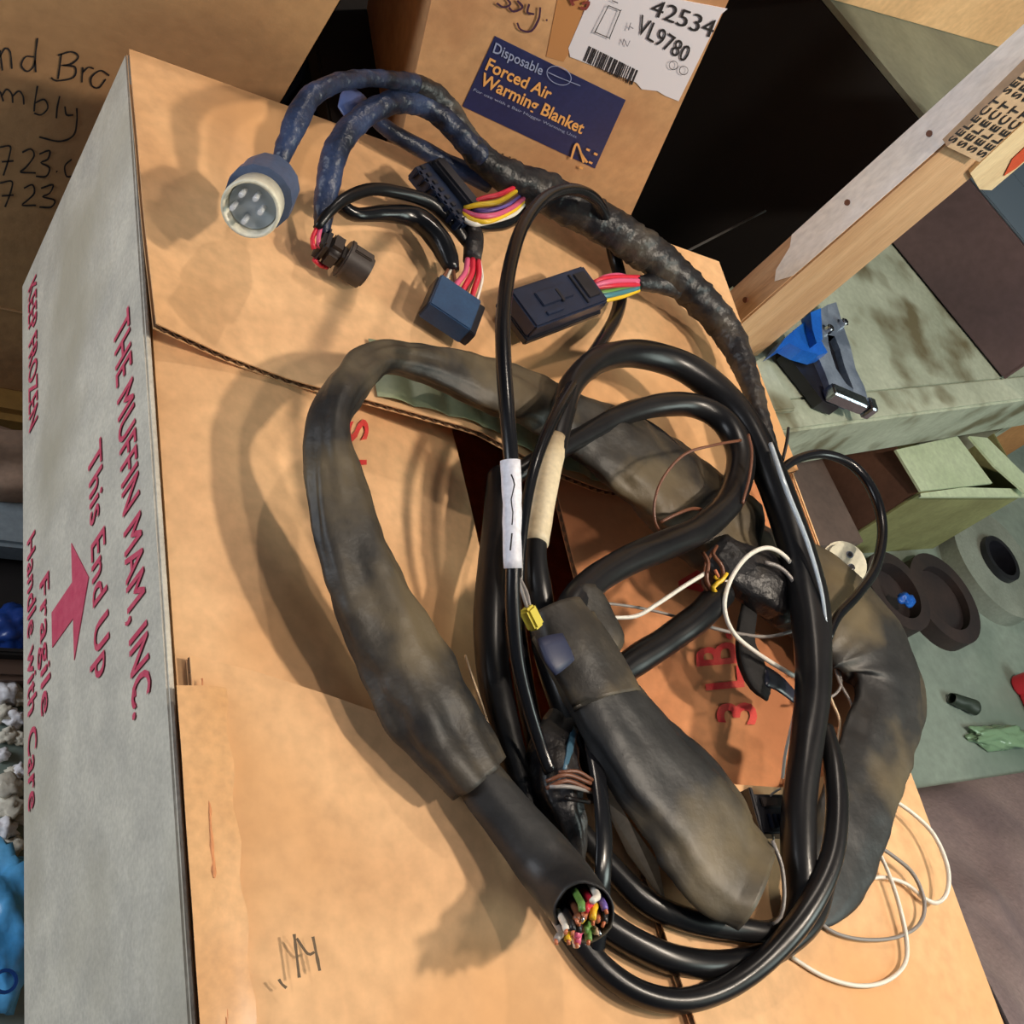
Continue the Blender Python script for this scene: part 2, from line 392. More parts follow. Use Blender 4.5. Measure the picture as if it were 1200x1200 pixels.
# back flap with its bowed near edge
EX = [.198, .245, .29, .35, .42, .484, .54, .60, .66, .72, .747]
EY = [.428, .426, .425, .418, .412, .400, .398, .404, .415, .43, .436]
EZ = [.012, .0, -.008, -.004, -.003, -.014, -.024, -.032, -.024, -.008, .002]
def backf(u, v):
    x = X0+.001+(X1-X0-.002)*u; ye = np.interp(x, EX, EY); ze = np.interp(x, EX, EZ)
    s = v; y = Y1-(Y1-ye)*s
    z = .004+ze*s**1.6+.0025*noise.noise(Vector((x*9, y*9, 2)))*math.sin(math.pi*s)
    return (x, y, z)
bf = flap('outer_flap', backf, 44, 14, kraft, [backf(k/60, 1) for k in range(61)], (0, 1, 0)); bf['label'] = 'back top flap with bowed cut edge'
# front flap, split near the middle, right half riding over
def ffar(x): return np.interp(x, [.2, .211, .244, .282, .31, .37, .43, .46, .50, .6, .747], [.236, .235, .229, .219, .21, .197, .186, .186, .17, .165, .19])
def frontL(u, v):
    x = .209+(.468-.209)*u+.012*(1-v)*u; y = Y0+.002+(ffar(x)-Y0-.002)*v
    return (x, y, .0032+.001*math.sin(14*x+6*y)+.002*noise.noise(Vector((x*12, y*9, 5))))
def frontR(u, v):
    x = .452+(X1-.001-.452)*u+.022*(1-v)*(1-u); y = Y0+.002+(ffar(x)-Y0-.002)*v
    return (x, y, .0045+.0062*(1-u)**2+.0015*noise.noise(Vector((x*12, y*9, 8))))
flap('outer_flap', frontL, 24, 16, kraft, [frontL(k/40, 1) for k in range(41)], (0, -1, 0))
o = flap('outer_flap', frontR, 24, 16, kraft, [frontR(0, k/30) for k in range(31)], (1, 0, 0))
# strip of clear parcel tape along the left edge of the front flap, and creases
def tp1(u, v):
    x = .2+.024*u+.0012*math.sin(40*v)*u; y = Y0+.005+.225*v; return (x, y, .0068+.0008*math.sin(u*3.1)+.0006*noise.noise(Vector((x*200, y*30, 1))))
sheet('parcel_tape', tp1, 6, 30, .0002, mat('kraft_tape', srgb(224, 176, 124), .35, col2=srgb(212, 160, 108), scale=14), box)
# lifted edge of the front flap where the liner has torn
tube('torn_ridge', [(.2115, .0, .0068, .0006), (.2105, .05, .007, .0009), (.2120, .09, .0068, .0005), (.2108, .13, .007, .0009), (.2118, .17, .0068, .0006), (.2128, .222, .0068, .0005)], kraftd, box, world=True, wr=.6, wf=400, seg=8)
# print on the grey side: plane x = X0, text runs towards the viewer, top of letters up
def sidefn(ya, yb, zb, zt): return lambda u, v: np.array([X0-.0006, ya+(yb-ya)*u, zb+(zt-zb)*v])
for s, ya, yb, zb, zt in (('THE MUFFIN MAM, INC.', .468, .222, -.046, -.018), ('This End Up', .412, .266, -.1, -.074),
                          ('Fragile', .378, .286, -.203, -.182), ('Handle with Care', .425, .236, -.232, -.212), ('KEEP FROZEN', .645, .512, -.226, -.203)):
    text_map('printed_text', s, sidefn(ya, yb, zb, zt), redink, box, spacing=1.05)
    f0 = sidefn(ya-.0014, yb-.0014, zb+.0006, zt+.0006)
    text_map('printed_text', s, lambda u, v: f0(u, v)-np.array([.0003, 0, 0]), redink, box, spacing=1.05)
ar = [(.345, -.178), (.345, -.136), (.372, -.136), (.333, -.106), (.294, -.136), (.321, -.136), (.321, -.178)]
poly3('printed_arrow', [(X0-.0002, y, z) for y, z in ar], redink, box, .0005, (-1, 0, 0))
poly3('bar_code_rule', [(X0-.0002, .236, -.044), (X0-.0002, .232, -.044), (X0-.0002, .232, -.040), (X0-.0002, .236, -.040)], redink, box, .0005, (-1, 0, 0)).name = 'printed_dot'
# red print on the inner flaps
def flapfn(px_list, fl):
    pass
def on_flapR(x, y):
    u = (X1-.006-x)/(FL*.99); v = (y-.022)/.62; return sagR(u, v)[2]
def on_flapL(x, y):
    u = (x-X0-.006)/(FL*.985); v = (y-.022)/.62; return sagL(u, v)[2]
def projdown(px, py, zf, z=-.03):
    for _ in range(6): p = P(px, py, z); z = zf(p[0], p[1])
    return p
for s, q in (('3', [(838, 848), (838, 824), (884, 824), (884, 850)]), ('L', [(825, 810), (822, 786), (868, 780), (870, 806)]), ('B', [(814, 782), (812, 758), (862, 752), (862, 778)]), ('A', [(796, 706), (790, 664), (836, 656), (840, 700)])):
    T = [projdown(x, y, on_flapR)+np.array([0, 0, .0012]) for x, y in q]
    # TL TR BR BL of the glyph: reading runs up the picture, glyph tops to the left
    fn = lambda u, v, T=T: (T[3]*(1-u)+T[2]*u)*(1-v)+(T[0]*(1-u)+T[1]*u)*v
    text_map('printed_text', s, fn, red2, box, bold=.02)
p = projdown(853, 746, on_flapR)
b = bmesh.new(); cyl(b, tuple(p+np.array([0, 0, .001])), .0028, .0006, seg=12); bmo('printed_dot', b, red2, box)
for s, q in (('O', [(408, 596), (408, 566), (432, 566), (432, 596)]), ('T', [(402, 556), (402, 530), (428, 530), (428, 556)]), ('S', [(404, 520), (406, 494), (430, 492), (430, 516)])):
    T = [projdown(x, y, on_flapL)+np.array([0, 0, .0012]) for x, y in q]
    text_map('printed_text', s, lambda u, v, T=T: (T[3]*(1-u)+T[2]*u)*(1-v)+(T[0]*(1-u)+T[1]*u)*v, red2, box, bold=.02)
# pen scrawl on the near flap and small scuffs
strokes('ink_scrawl', [[(344, 1095), (347, 1120), (350, 1146)], [(347, 1100), (360, 1118), (368, 1116)], [(366, 1098), (370, 1118), (374, 1138)], [(326, 1148), (330, 1154), (335, 1158)]], ((0, 0, .0085), (0, 0, 1)), mat('grey_scuff', srgb(92, 72, 50), .7), box, 4)
# folded green film along the edge of the back flap
gs = empty('green_film_strip', P(560, 490, .004), 'pleated green plastic film lying along the cut edge of the back flap', 'film')
def gf(u, v):
    x = .345+.235*u; ye = np.interp(x, EX, EY); y = ye+.003+(.045-.020*u)*v
    s = (Y1-y)/(Y1-ye); z = .004+np.interp(x, EX, EZ)*s**1.6
    return (x, y, z+.0022+.0024*abs(math.sin(u*math.pi*9)))
sheet('pleated_film', gf, 90, 6, .0004, greentape, gs)

# stand hidden below the carton
st = empty('wooden_crate', (.49, .35, FZ), 'low wooden crate under the big cardboard box', 'crate')
b = bmesh.new(); bx(b, (.5, .35, FZ+.246), (.36, .5, .018), .002); bmo('crate_top', b, pine, st)
for sx_ in (.34, .66):
    for sy_ in (.13, .57):
        b = bmesh.new(); bx(b, (sx_, sy_, FZ+.1185), (.04, .04, .237), .002); bmo('leg', b, pine, st)

# ------------------------------------------------------------------ boxes behind
HP = ((0, .72, 0), (0, 1, 0))
yb = empty('ochre_pad', (.0, .93, FZ), 'ochre padded block under the box with handwriting', 'pad')
b = bmesh.new(); bx(b, (.04, .90, FZ+.0225), (.5, .42, .045), .008); bmo('pad', b, mat('ochre', srgb(176, 134, 62), .8, col2=srgb(150, 112, 56), scale=12), yb)
hb = empty('cardboard_box', (.04, .88, FZ+.045), 'brown cardboard box with handwriting behind the left corner of the big box', 'box')
hx0, hx1, hz0, hz1 = -.24, .331, FZ+.045, .13
for c, s in ((((hx0+hx1)/2, .722, (hz0+hz1)/2), (hx1-hx0, .004, hz1-hz0)), (((hx0+hx1)/2, 1.04, (hz0+hz1)/2), (hx1-hx0, .004, hz1-hz0)),
             ((hx0+.002, .881, (hz0+hz1)/2), (.004, .314, hz1-hz0)), ((hx1-.002, .881, (hz0+hz1)/2), (.004, .314, hz1-hz0))):
    b = bmesh.new(); bx(b, c, s, .001); bmo('side_panel', b, kold, hb)
b = bmesh.new(); bx(b, ((hx0+hx1)/2, .881, hz1+.002), (hx1-hx0, .32, .004), .001); bmo('top_panel', b, kold, hb)
b = bmesh.new(); bx(b, ((hx0+hx1)/2, .881, hz0+.002), (hx1-hx0-.01, .31, .004), .001); bmo('bottom_panel', b, kold, hb)
core('fluted_core', [(hx1+.001, .7215, hz1-.01-k*.02) for k in range(12)], None, (0, 1, 0), hb)
tube('fold_line', [(-.22, .7195, -.34, .0012), (.0, .7195, -.341, .0012), (.232, .7195, -.34, .0012)], kold, hb, world=True, seg=6)
strokes('handwriting', [
    [(0, 58), (3, 82)], [(0, 66), (6, 56), (12, 60), (14, 80)], [(40, 66), (30, 66), (25, 76), (32, 83), (40, 76), (42, 60), (44, 44)], [(41, 70), (42, 84)],
    [(72, 62), (70, 78), (68, 92)], [(68, 64), (84, 60), (92, 66), (84, 74), (72, 76)], [(74, 76), (88, 78), (86, 90), (66, 94), (60, 90)],
    [(97, 78), (96, 96)], [(97, 84), (104, 78), (110, 80)], [(128, 88), (118, 82), (107, 90), (108, 100), (116, 102), (124, 92)],
    [(0, 106), (4, 118)], [(2, 112), (8, 104), (14, 110), (15, 120)], [(15, 112), (22, 106), (27, 112), (28, 122)], [(44, 100), (41, 118), (40, 130)], [(41, 120), (52, 116), (56, 126), (48, 134), (40, 132)],
    [(70, 112), (67, 126), (66, 138)], [(76, 124), (78, 134), (86, 134)], [(90, 126), (90, 142), (86, 158), (70, 165), (46, 160)],
    [(0, 172), (12, 171), (10, 186), (4, 205)], [(2, 189), (16, 188)], [(26, 178), (36, 174), (40, 182), (30, 196), (24, 201), (42, 202)], [(46, 180), (58, 176), (56, 186), (48, 190), (58, 196), (54, 206), (42, 206)], [(66, 200), (67, 201)], [(84, 186), (76, 194), (78, 206), (84, 206)],
    [(0, 214), (14, 212), (12, 226), (6, 242)], [(2, 229), (16, 228)], [(28, 220), (38, 216), (40, 226), (30, 236), (26, 240), (42, 240)], [(48, 220), (62, 216), (58, 226), (50, 230), (64, 234), (60, 242), (46, 242)],
], HP, blackink, hb, 2.4)
# shelf that carries the warming blanket box
BPn = (.05, 1., 0.); BP = ((.6, .70, 0), BPn)
yaw = math.atan2(-.05, 1)
bx0, bx1 = .425, .655
fx = Vector((1, -.05, 0)).normalized(); fy = Vector((.05, 1, 0)).normalized()
def bpnt(x, back=0., z=0.): # point on the blanket box front plane with world x
    return Vector((x, .70-.05*(x-.6), z))+fy*back
e2 = empty('cardboard_box', bpnt(.53, .12, -.06), 'cardboard box with navy warming blanket label and white shipping label', 'box')
cz0 = -.06; cz1 = .22; Lw = (.230); tilt = Matrix.Identity(4)
# front face leans: left and right edges taken from the photo
fl_ = [PL(*q, *BP) for q in ((470, 165), (735, 250), (845, 10), (505, 0))]
def lean(z): # x shift with height
    return -.36*(z-.0)
def vx(x, z): return x+lean(z)
def slab(nm, xa, xb, za, zb, ba, bb, m, par):
    bm = bmesh.new(); vs = []
    for z in (za, zb):
        for x in (xa, xb):
            for bk in (ba, bb): vs.append(bm.verts.new(bpnt(vx(x, z), bk, z)))
    for f in ((0, 1, 3, 2), (4, 6, 7, 5), (0, 2, 6, 4), (1, 5, 7, 3), (0, 4, 5, 1), (2, 3, 7, 6)): bm.faces.new([vs[i] for i in f])
    return bmo(nm, bm, m, par)
xa, xb = .4195, .6535
slab('side_panel', xa, xb, cz0, cz1, 0, .004, kblank, e2)
slab('side_panel', xa, xb, cz0, cz1, .216, .22, kblank, e2)
slab('side_panel', xa, xa+.004, cz0, cz1, .004, .216, kblank, e2)
slab('side_panel', xb-.004, xb, cz0, cz1, .004, .216, kblank, e2)
slab('top_panel', xa, xb, cz1, cz1+.004, 0, .22, kblank, e2)
slab('bottom_panel', xa+.005, xb-.005, cz0+.0005, cz0+.0045, .005, .215, kblank, e2)
nrm = -np.array(BPn)
lab = poly3('printed_label', [PL(x, y, *BP) for x, y in ((580, 42), (733, 117), (697, 197), (542, 124))], navy, e2, .0006, nrm); lab['label'] = 'navy blue product label'
def qt(s, q, m, bold=0., par=e2, nm='printed_text', lift=.0012): return text_map(nm, s, quadfn(q, BP, lift), m, par, bold=bold)
qt('Disposable', [(581, 48), (638, 76), (634, 87), (577, 60)], paleink, .01)
qt('Forced Air', [(574, 66), (649, 103), (643, 116), (568, 80)], orangeink, .02)
qt('Warming Blanket', [(567, 83), (687, 143), (681, 156), (561, 97)], orangeink, .02)
qt('For use with a Bair Hugger Warming Unit', [(556, 102), (676, 158), (675, 161), (554, 105)], paleink, 0)
def ell(cx, cy, a, bb, rot, w_, m, n_=28, k0=0, k1=2*math.pi):
    pts = []
    for k in range(n_+1):
        t = k0+(k1-k0)*k/n_; x = a*math.cos(t); y = bb*math.sin(t); pts.append((cx+x*math.cos(rot)-y*math.sin(rot), cy+x*math.sin(rot)+y*math.cos(rot)))
    return strokes('printed_emblem', [pts], ((.6, .6985, 0), BPn), m, e2, w_)
ell(655, 88, 15, 10, .45, 1., paleink); strokes('printed_emblem', [[(642, 84), (655, 90), (680, 100)]], ((.6, .6985, 0), BPn), paleink, e2, 1.)
strokes('printed_emblem', [[(669, 186), (676, 168), (684, 190)], [(680, 178), (688, 190)]], ((.6, .6985, 0), BPn), orangeink, e2, 3)
for x, y in ((689, 175), (698, 180), (692, 190), (681, 196)):
    strokes('printed_dot', [[(x-2, y-1), (x+2, y+1)]], ((.6, .6985, 0), BPn), orangeink, e2, 3)
qt('APLUS', [(558, 165), (607, 186), (603, 196), (554, 175)], mat('brown_ink', srgb(92, 66, 46), .6), .02)
wl = poly3('shipping_label', [PL(x, y, *BP) for x, y in ((690, 0), (697, -20), (852, 10), (845, 16), (795, 118), (780, 112), (770, 106), (752, 104), (745, 96), (668, 66), (666, 56))], mat('label_white', srgb(222, 216, 222), .5), e2, .0007, nrm); wl['label'] = 'white shipping label with barcode'
qt('42534', [(768, -4), (841, 22), (833, 43), (760, 15)], blackink, .0, lift=.0016)
qt('VL9780', [(752, 14), (811, 54), (802, 72), (744, 36)], blackink, .0, lift=.0016)
strokes('printed_outline', [[(713, 6), (713, 6), (727, 12), (727, 12), (714, 44), (714, 44), (697, 37), (697, 37), (713, 6)], [(717, 0), (724, 3)]], ((.6, .6983, 0), BPn), blackink, e2, 1.2)
xx = 0.
while xx < 1:
    w_ = random.choice((.012, .018, .03)); a = np.array([690+56*xx, 53+28*xx]); bq = np.array([690+56*(xx+w_), 53+28*(xx+w_)]); dn = np.array([-7, 17])
    poly3('printed_bar', [PL(*q, *BP)+nrm*.0007 for q in (a, bq, bq+dn, a+dn)], blackink, e2, .0004, nrm); xx += w_+random.choice((.014, .02, .03))
for cx, cy in ((789, 76), (801, 82)): ell(cx, cy, 5, 5, 0, .9, blackink, 14)
strokes('printed_emblem', [[(737, 30), (742, 33)], [(739, 26), (736, 35)], [(731, 45), (729, 52)], [(731, 45), (735, 54)], [(735, 54), (738, 47)]], ((.6, .6983, 0), BPn), mat('grey_ink', srgb(120, 116, 124), .6), e2, 1.2)
strokes('handwriting', [[(592, -4), (598, 4), (590, 8), (582, 3)], [(606, 0), (612, 8), (602, 13), (596, 8)], [(620, 4), (618, 14), (626, 16)], [(633, 8), (631, 22), (622, 36), (610, 34), (606, 26)], [(640, 22), (641, 24)]], ((.6, .699, 0), BPn), purpleink, e2, 3)
strokes('handwriting', [[(668, -2), (672, 6)], [(670, 0), (678, -2)], [(682, 4), (690, 2), (686, 10), (680, 8)]], ((.6, .699, 0), BPn), mat('maroon_ink', srgb(130, 56, 48), .6), e2, 4)
# packing tape across that box
poly3('packing_tape', [PL(x, y, *BP) for x, y in ((655, -10), (690, -10), (668, 60), (660, 72), (640, 66))], mat('brown_tape', srgb(188, 132, 84), .2), e2, .0004, nrm)
# a bench board under both, behind the big box
bb_ = empty('plywood_bench', (.66, .95, FZ), 'dark plywood bench carrying the box with the navy label', 'bench')
b = bmesh.new(); bx(b, (.55, .88, cz0-.01), (.32, .34, .018), .002); bmo('bench_top', b, dark, bb_)
for sx_ in (.42, .68):
    for sy_ in (.74, 1.02):
        b = bmesh.new(); bx(b, (sx_, sy_, (FZ+cz0-.019)/2), (.04, .04, cz0-.019-FZ), .002); bmo('leg', b, dark, bb_)
# dark lumps added as painted shade between the two boxes and by the post
def lump(name, label, cat, c, s, m, seed=1, amp=.18, sub=4, fr=1.6, parent=None, squash=None):
    b = bmesh.new(); bmesh.ops.create_icosphere(b, subdivisions=sub, radius=1)
    for v in b.verts:
        n_ = v.co.normalized(); f = 1+amp*2*noise.noise(n_*fr+Vector((seed, 0, 0)))+amp*.7*noise.noise(n_*fr*3+Vector((0, seed, 0)))
        q = n_*f; z = max(-.62, q.z); v.co = Vector((q.x*s[0], q.y*s[1], z*s[2]))
    o = bmo(name, b, m, parent, Matrix.Translation(Vector(c)), smooth=True)
    if not parent: tag(o, label, cat)
    return o
lump('gap_shade_lump', 'added black lump standing in for the unlit gap between the two boxes behind', 'bag', (.44, 1.22, FZ+.2), (.13, .12, .33), mat('gap_shade_black', srgb(20, 20, 30), .35, bump=.4, bscale=20), 3)  # black lump added as painted shade for the void between the boxes
cq = P(842, 326, -.06)
lump('sliver_cover', 'added dark lump keeping the gap beside the foot of the post dark', 'added_lump', (cq[0]-.012, cq[1]+.005, -.13), (.045, .06, .05), dark, 9, .25)  # dark lump added to hide the bright sliver of shelf
ra, rb = P(800, 297, .0), P(897, 247, .0)
tag(tube('wire_rod', [[*ra, .0012], [*((ra+rb)/2), .0012], [*rb, .0012]], mat('dull_rod', srgb(58, 56, 54), .5), None, world=True), 'thin grey rod in the dark gap behind the boxes', 'rod')

# ------------------------------------------------------------------ shelf unit at the right
ys = math.radians(16.5); sxv = Vector((math.cos(ys), math.sin(ys), 0)); syv = Vector((-math.sin(ys), math.cos(ys), 0))
A0 = Vector(tuple(P(900, 487, -.1)))
Ms = Matrix(((sxv.x, syv.x, 0, A0.x), (sxv.y, syv.y, 0, A0.y), (0, 0, 1, -.1), (0, 0, 0, 1)))
sh = empty('green_shelf', (A0.x, A0.y, FZ), 'weathered pale green shelf right of the big box', 'shelf')
poly3('shelf_board', [tuple(Ms @ Vector((x, y, -.003))) for x, y in ((-.09, .0195), (-.09, .075), (-.055, .112), (1.0, .558), (1.01, .0195))], greenpaint, sh, -.018, (0, 0, 1))
b = bmesh.new(); bx(b, (.455, .0, -.048), (1.09, .038, .09), .003); bmo('front_rail', b, greenpaint, sh, Ms)
b = bmesh.new(); bx(b, (.015, .035, .003), (.06, .07, .008), .002); o = bmo('wood_cleat', b, greenpaint, sh, Ms)
for lx, ly in ((.5, .27), (.97, .05), (.97, .48)):
    b = bmesh.new(); bx(b, (lx, ly, -.21), (.038, .06, .38), .002); bmo('leg', b, greenpaint, sh, Ms)
# upright post
az = math.radians(13.5); Mx = Vector((.814, .647, -.1))
pv, qv = Vector((math.cos(az), math.sin(az), 0)), Vector((-math.sin(az), math.cos(az), 0))
Mp = Matrix(((pv.x, qv.x, 0, Mx.x), (pv.y, qv.y, 0, Mx.y), (0, 0, 1, Mx.z), (0, 0, 0, 1)))
po = empty('wooden_post', Mx, 'upright pine post standing on the green shelf, lamp glare painted white on its narrow face', 'post')
b = bmesh.new(); bx(b, (.045, .0175, .45), (.090, .035, .9), .002)
pinew = mat('pine_post', srgb(214, 176, 136), .6, col2=srgb(196, 154, 114), scale=5, stretch=(9, 9, .8), bump=.2, bscale=25)
bmo('upright', b, pinew, po, Mp)
wp = mat('glare_white', srgb(250, 248, 244), .5, col2=srgb(240, 234, 222), scale=7, stretch=(3, 3, 1))  # lamp glare on the narrow face, put into the colour as white
def glare(u, v):
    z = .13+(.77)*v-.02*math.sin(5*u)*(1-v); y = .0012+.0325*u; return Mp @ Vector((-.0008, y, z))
sheet('painted_glare', lambda u, v: np.array(glare(u, v)), 4, 16, .0005, wp, po, n=(-pv.x*-1, -pv.y*-1, 0))
for z, y in ((.21, .02), (.30, .017), (.075, .015)):
    b = bmesh.new(); cyl(b, (-.0015, y, z), .0028, .002, 'X', seg=10); bmo('nail_head', b, wbrn, po, Mp)
# stamped board on the post and the block behind
sbz0 = None
pf = (tuple(Mx-qv*.008), tuple(qv))
T = [PL(x, y, *pf) for x, y in ((1110, 172), (1148, 190), (1260, 85), (1225, 60))]
sb = poly3('stamped_board', T, mat('stamp_board', srgb(206, 178, 146), .6, col2=srgb(190, 160, 128), scale=9), None, .008, tuple(qv))
tag(sb, 'tan board stamped with rows of SELECT across the upright post', 'board')
pfs = (tuple(Mx-qv*.0086), tuple(qv))
for k in range(4):
    o_ = np.array([11.5, 5.6])*k
    base = np.array([1117, 168])+o_; dirv = np.array([58, -52.]); upv = np.array([-7.5, -3.8]); 
    q = [base+upv, base+upv+dirv, base+dirv, base]
    text_map('printed_text', 'SELECT', quadfn([tuple(t) for t in q], pfs, .0002), blackink, sb, bold=.02, spacing=1.1)
    q = [t+dirv*1.1 for t in q]; text_map('printed_text', 'SELECT', quadfn([tuple(t) for t in q], pfs, .0002), blackink, sb, bold=.02, spacing=1.1)
# mid shelf in the upper right with tan carton
MZ = .164
pA = P(1078, 128, MZ); pB = P(985, 15, MZ)
ms = empty('upper_shelf', (pA[0]+.2, pA[1]+.2, MZ), 'grey green upper shelf behind the post', 'shelf')
dd = Vector(tuple(pB-pA)); dd.normalize(); rr_ = Vector((dd.y, -dd.x, 0))
a_ = Vector(tuple(pA))
Q = [a_-dd*.01, a_+dd*.62, a_+dd*.62+rr_*.7, a_-dd*.01+rr_*.7]
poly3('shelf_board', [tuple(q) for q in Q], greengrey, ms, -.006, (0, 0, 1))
sp0 = a_-dd*.03; sp1 = a_+dd*.62  # near-black panel added here in place of unlit shelf depth
sp_o = poly3('side_panel', [tuple(Vector((q.x, q.y, z_))) for q, z_ in ((sp0, FZ), (sp1, FZ), (sp1, MZ-.007), (sp0, MZ-.007))], mat('painted_void_shade', srgb(16, 13, 13), .9), ms, .012, tuple(rr_))  # added panel, not a shelf part: near-black stand-in for the unlit void
sp_o['label'] = 'added near-black panel painted as the deep shade left of the post'
tB = P(955, 2, MZ); tC = P(1147, 55, MZ)
tx = Vector(tuple(tC-tB)).normalized(); ty = Vector((-tx.y, tx.x, 0)); tb = Vector(tuple(tC))
Mt = Matrix(((tx.x, ty.x, 0, tb.x), (tx.y, ty.y, 0, tb.y), (0, 0, 1, MZ+.0), (0, 0, 0, 1)))
Mt2 = Mt @ Matrix.Translation((-.17, .15, .0))
carton('cardboard_box', 'tan cardboard box on the upper shelf at the top right', Mt2, (.62, .28, .3), mat('tan_board', srgb(222, 182, 134), .7, col2=srgb(206, 162, 114), scale=8, bump=.2, bscale=50))
for lx, ly in ((.1, .05), (.12, .52)):
    b = bmesh.new(); p_ = a_+dd*ly+rr_*(.55+lx*0); bx(b, (p_.x, p_.y, (MZ-.02-.1)/2+.0), (.03, .03, MZ-.02+.1), .002); bmo('shelf_support', b, greengrey, ms)
# pale wood block with red paint
wb = empty('wood_block', P(1165, 190, .1), 'pale wood block with a red painted patch right of the stamped board', 'block')
pfb = (tuple(Mx-qv*.004), tuple(qv))
poly3('block', [PL(x, y, *pfb) for x, y in ((1137, 203), (1152, 188), (1260, 88), (1260, 140), (1162, 223), (1148, 222))], mat('pale_wood', srgb(236, 214, 172), .6, col2=srgb(222, 196, 154), scale=9, stretch=(6, 6, 1)), wb, .035, tuple(qv))
pfc = (tuple(Mx-qv*.0045), tuple(qv))
poly3('red_patch', [PL(x, y, *pfc) for x, y in ((1176, 206), (1186, 186), (1258, 118), (1258, 138), (1190, 197))], mat('red_orange_paint', srgb(214, 92, 56), .5, col2=srgb(196, 70, 46), scale=20), wb, -.0006, tuple(qv))
# mauve carton on the shelf
c0 = P(1177, 445, -.1); c1 = P(1050, 290, -.1)
e1 = Vector(tuple(c1-c0)); ln = e1.length; e1.normalize(); e1r = Vector((e1.y, -e1.x, 0))
Mm = Matrix(((e1r.x, e1.x, 0, c0[0]), (e1r.y, e1.y, 0, c0[1]), (0, 0, 1, -.1), (0, 0, 0, 1))) @ Matrix.Translation((.16, .20, .0))
carton('cardboard_box', 'dull mauve cardboard box standing on the green shelf', Mm, (.32, .40, .13), mauve, mats={'top': mat('blue_grey_board', srgb(84, 98, 112), .6)})
# clamp tool lying over the shelf edge
ct = empty('spring_clamp', P(965, 430, -.1), 'blue handled clamp with chrome jaw bar hanging over the shelf edge', 'tool')
def slabpx(nm, pts, z, th, m, par):
    return poly3(nm, [P(x, y, z) for x, y in pts], m, par, -th, (0, 0, 1))
zc = -.078
steel = mat('worn_steel', srgb(150, 164, 184), .35, .25, col2=srgb(104, 118, 138), scale=30, bump=.3, bscale=40)
slabpx('jaw_plate', [(970, 357), (980, 354), (987, 378), (997, 407), (1003, 433), (1013, 453), (1017, 468), (1008, 474), (1000, 470), (1000, 455), (990, 430), (984, 408), (978, 394), (970, 392), (971, 402)], zc, .014, steel, ct)
slabpx('jaw_plate', [(962, 362), (970, 357), (971, 402), (974, 414), (980, 432), (992, 450), (1000, 456), (1000, 472), (976, 462), (967, 437), (958, 417), (963, 395)], zc, .014, steel, ct)
slabpx('black_slot', [(971, 392), (980, 395), (987, 413), (999, 448), (995, 453), (987, 445), (978, 427), (973, 407)], zc-.008, .004, blackplast, ct)
slabpx('blue_handle', [(908, 412), (920, 396), (935, 383), (950, 372), (963, 400), (970, 413), (960, 416), (940, 410), (925, 402)], zc+.014, .018, bluetool, ct)
slabpx('blue_lever', [(950, 366), (962, 361), (964, 398), (957, 402), (952, 385)], zc+.024, .014, bluetool, ct)
b = bmesh.new(); q0, q1 = P(971, 459, zc+.001), P(1021, 480, zc+.001); L_ = np.linalg.norm(q1-q0)
bx(b, (L_*.4, 0, 0), (L_*.8, .016, .016), .002); bx(b, (L_*.92, 0, 0), (L_*.16, .018, .019), .002); bmo('chrome_bar', b, chrome, ct, frame(q0, q1-q0))
for px_, py_ in ((988, 379), (971, 386)):
    b = bmesh.new(); cyl(b, (0, 0, 0), .005, .010, seg=16, bev=.0015); bmo('pivot_bolt', b, metal, ct, Matrix.Translation(Vector(tuple(P(px_, py_, zc+.003)))))
slabpx('black_grip', [(920, 402), (930, 405), (947, 420), (965, 436), (975, 455), (983, 478), (964, 470), (947, 447), (920, 413)], zc-.008, .014, blackplast, ct)

# green carton on the floor under the shelf
zt = -.3
g0 = P(1079, 578, zt); g1 = P(1205, 577, zt); g2 = P(1050, 527, zt)
gx = Vector(tuple(g1-g0)); gl = gx.length; gx.normalize(); gy = Vector((-gx.y, gx.x, 0))
Mg = Matrix(((gx.x, gy.x, 0, g0[0]), (gx.y, gy.y, 0, g0[1]), (0, 0, 1, FZ), (0, 0, 0, 1)))
kgreen = mat('green_stained_board', srgb(150, 150, 102), .75, col2=srgb(130, 128, 84), scale=8, bump=.2, bscale=40, col3=srgb(112, 104, 70))
kmint = mat('mint_board', srgb(204, 216, 184), .6, col2=srgb(186, 200, 166), scale=9)
ge, gp = carton('cardboard_box', 'greenish cardboard box with open flaps on the floor under the shelf', Mg @ Matrix.Translation((gl/2, .17, 0)), (gl, .34, zt-FZ), kgreen, open_top=True, mats={'left': mat('brown_board', srgb(120, 84, 66), .8, col2=srgb(100, 70, 56), scale=9)})
poly3('top_flap', [P(x, y, zt+.006) for x, y in ((1079, 575), (1050, 527), (1122, 511), (1163, 566))], kmint, ge, -.004, (0, 0, 1))
poly3('top_flap', [P(x, y, zt+.02) for x, y in ((1136, 511), (1157, 513), (1210, 565), (1205, 580), (1165, 545))], kmint, ge, -.004, (0, 0, 1))
poly3('top_flap', [P(x, y, zt+.004) for x, y in ((1079, 578), (1130, 571), (1205, 573), (1205, 582), (1079, 582))], kmint, ge, -.004, (0, 0, 1))
# orange brown carton beyond
Mo = Mg @ Matrix.Translation((gl+.25, .27, 0))
carton('cardboard_box', 'orange brown cardboard box behind the greenish box under the shelf', Mo, (.42, .14, .24), mat('orange_board', srgb(196, 140, 88), .7, col2=srgb(176, 122, 74), scale=8))
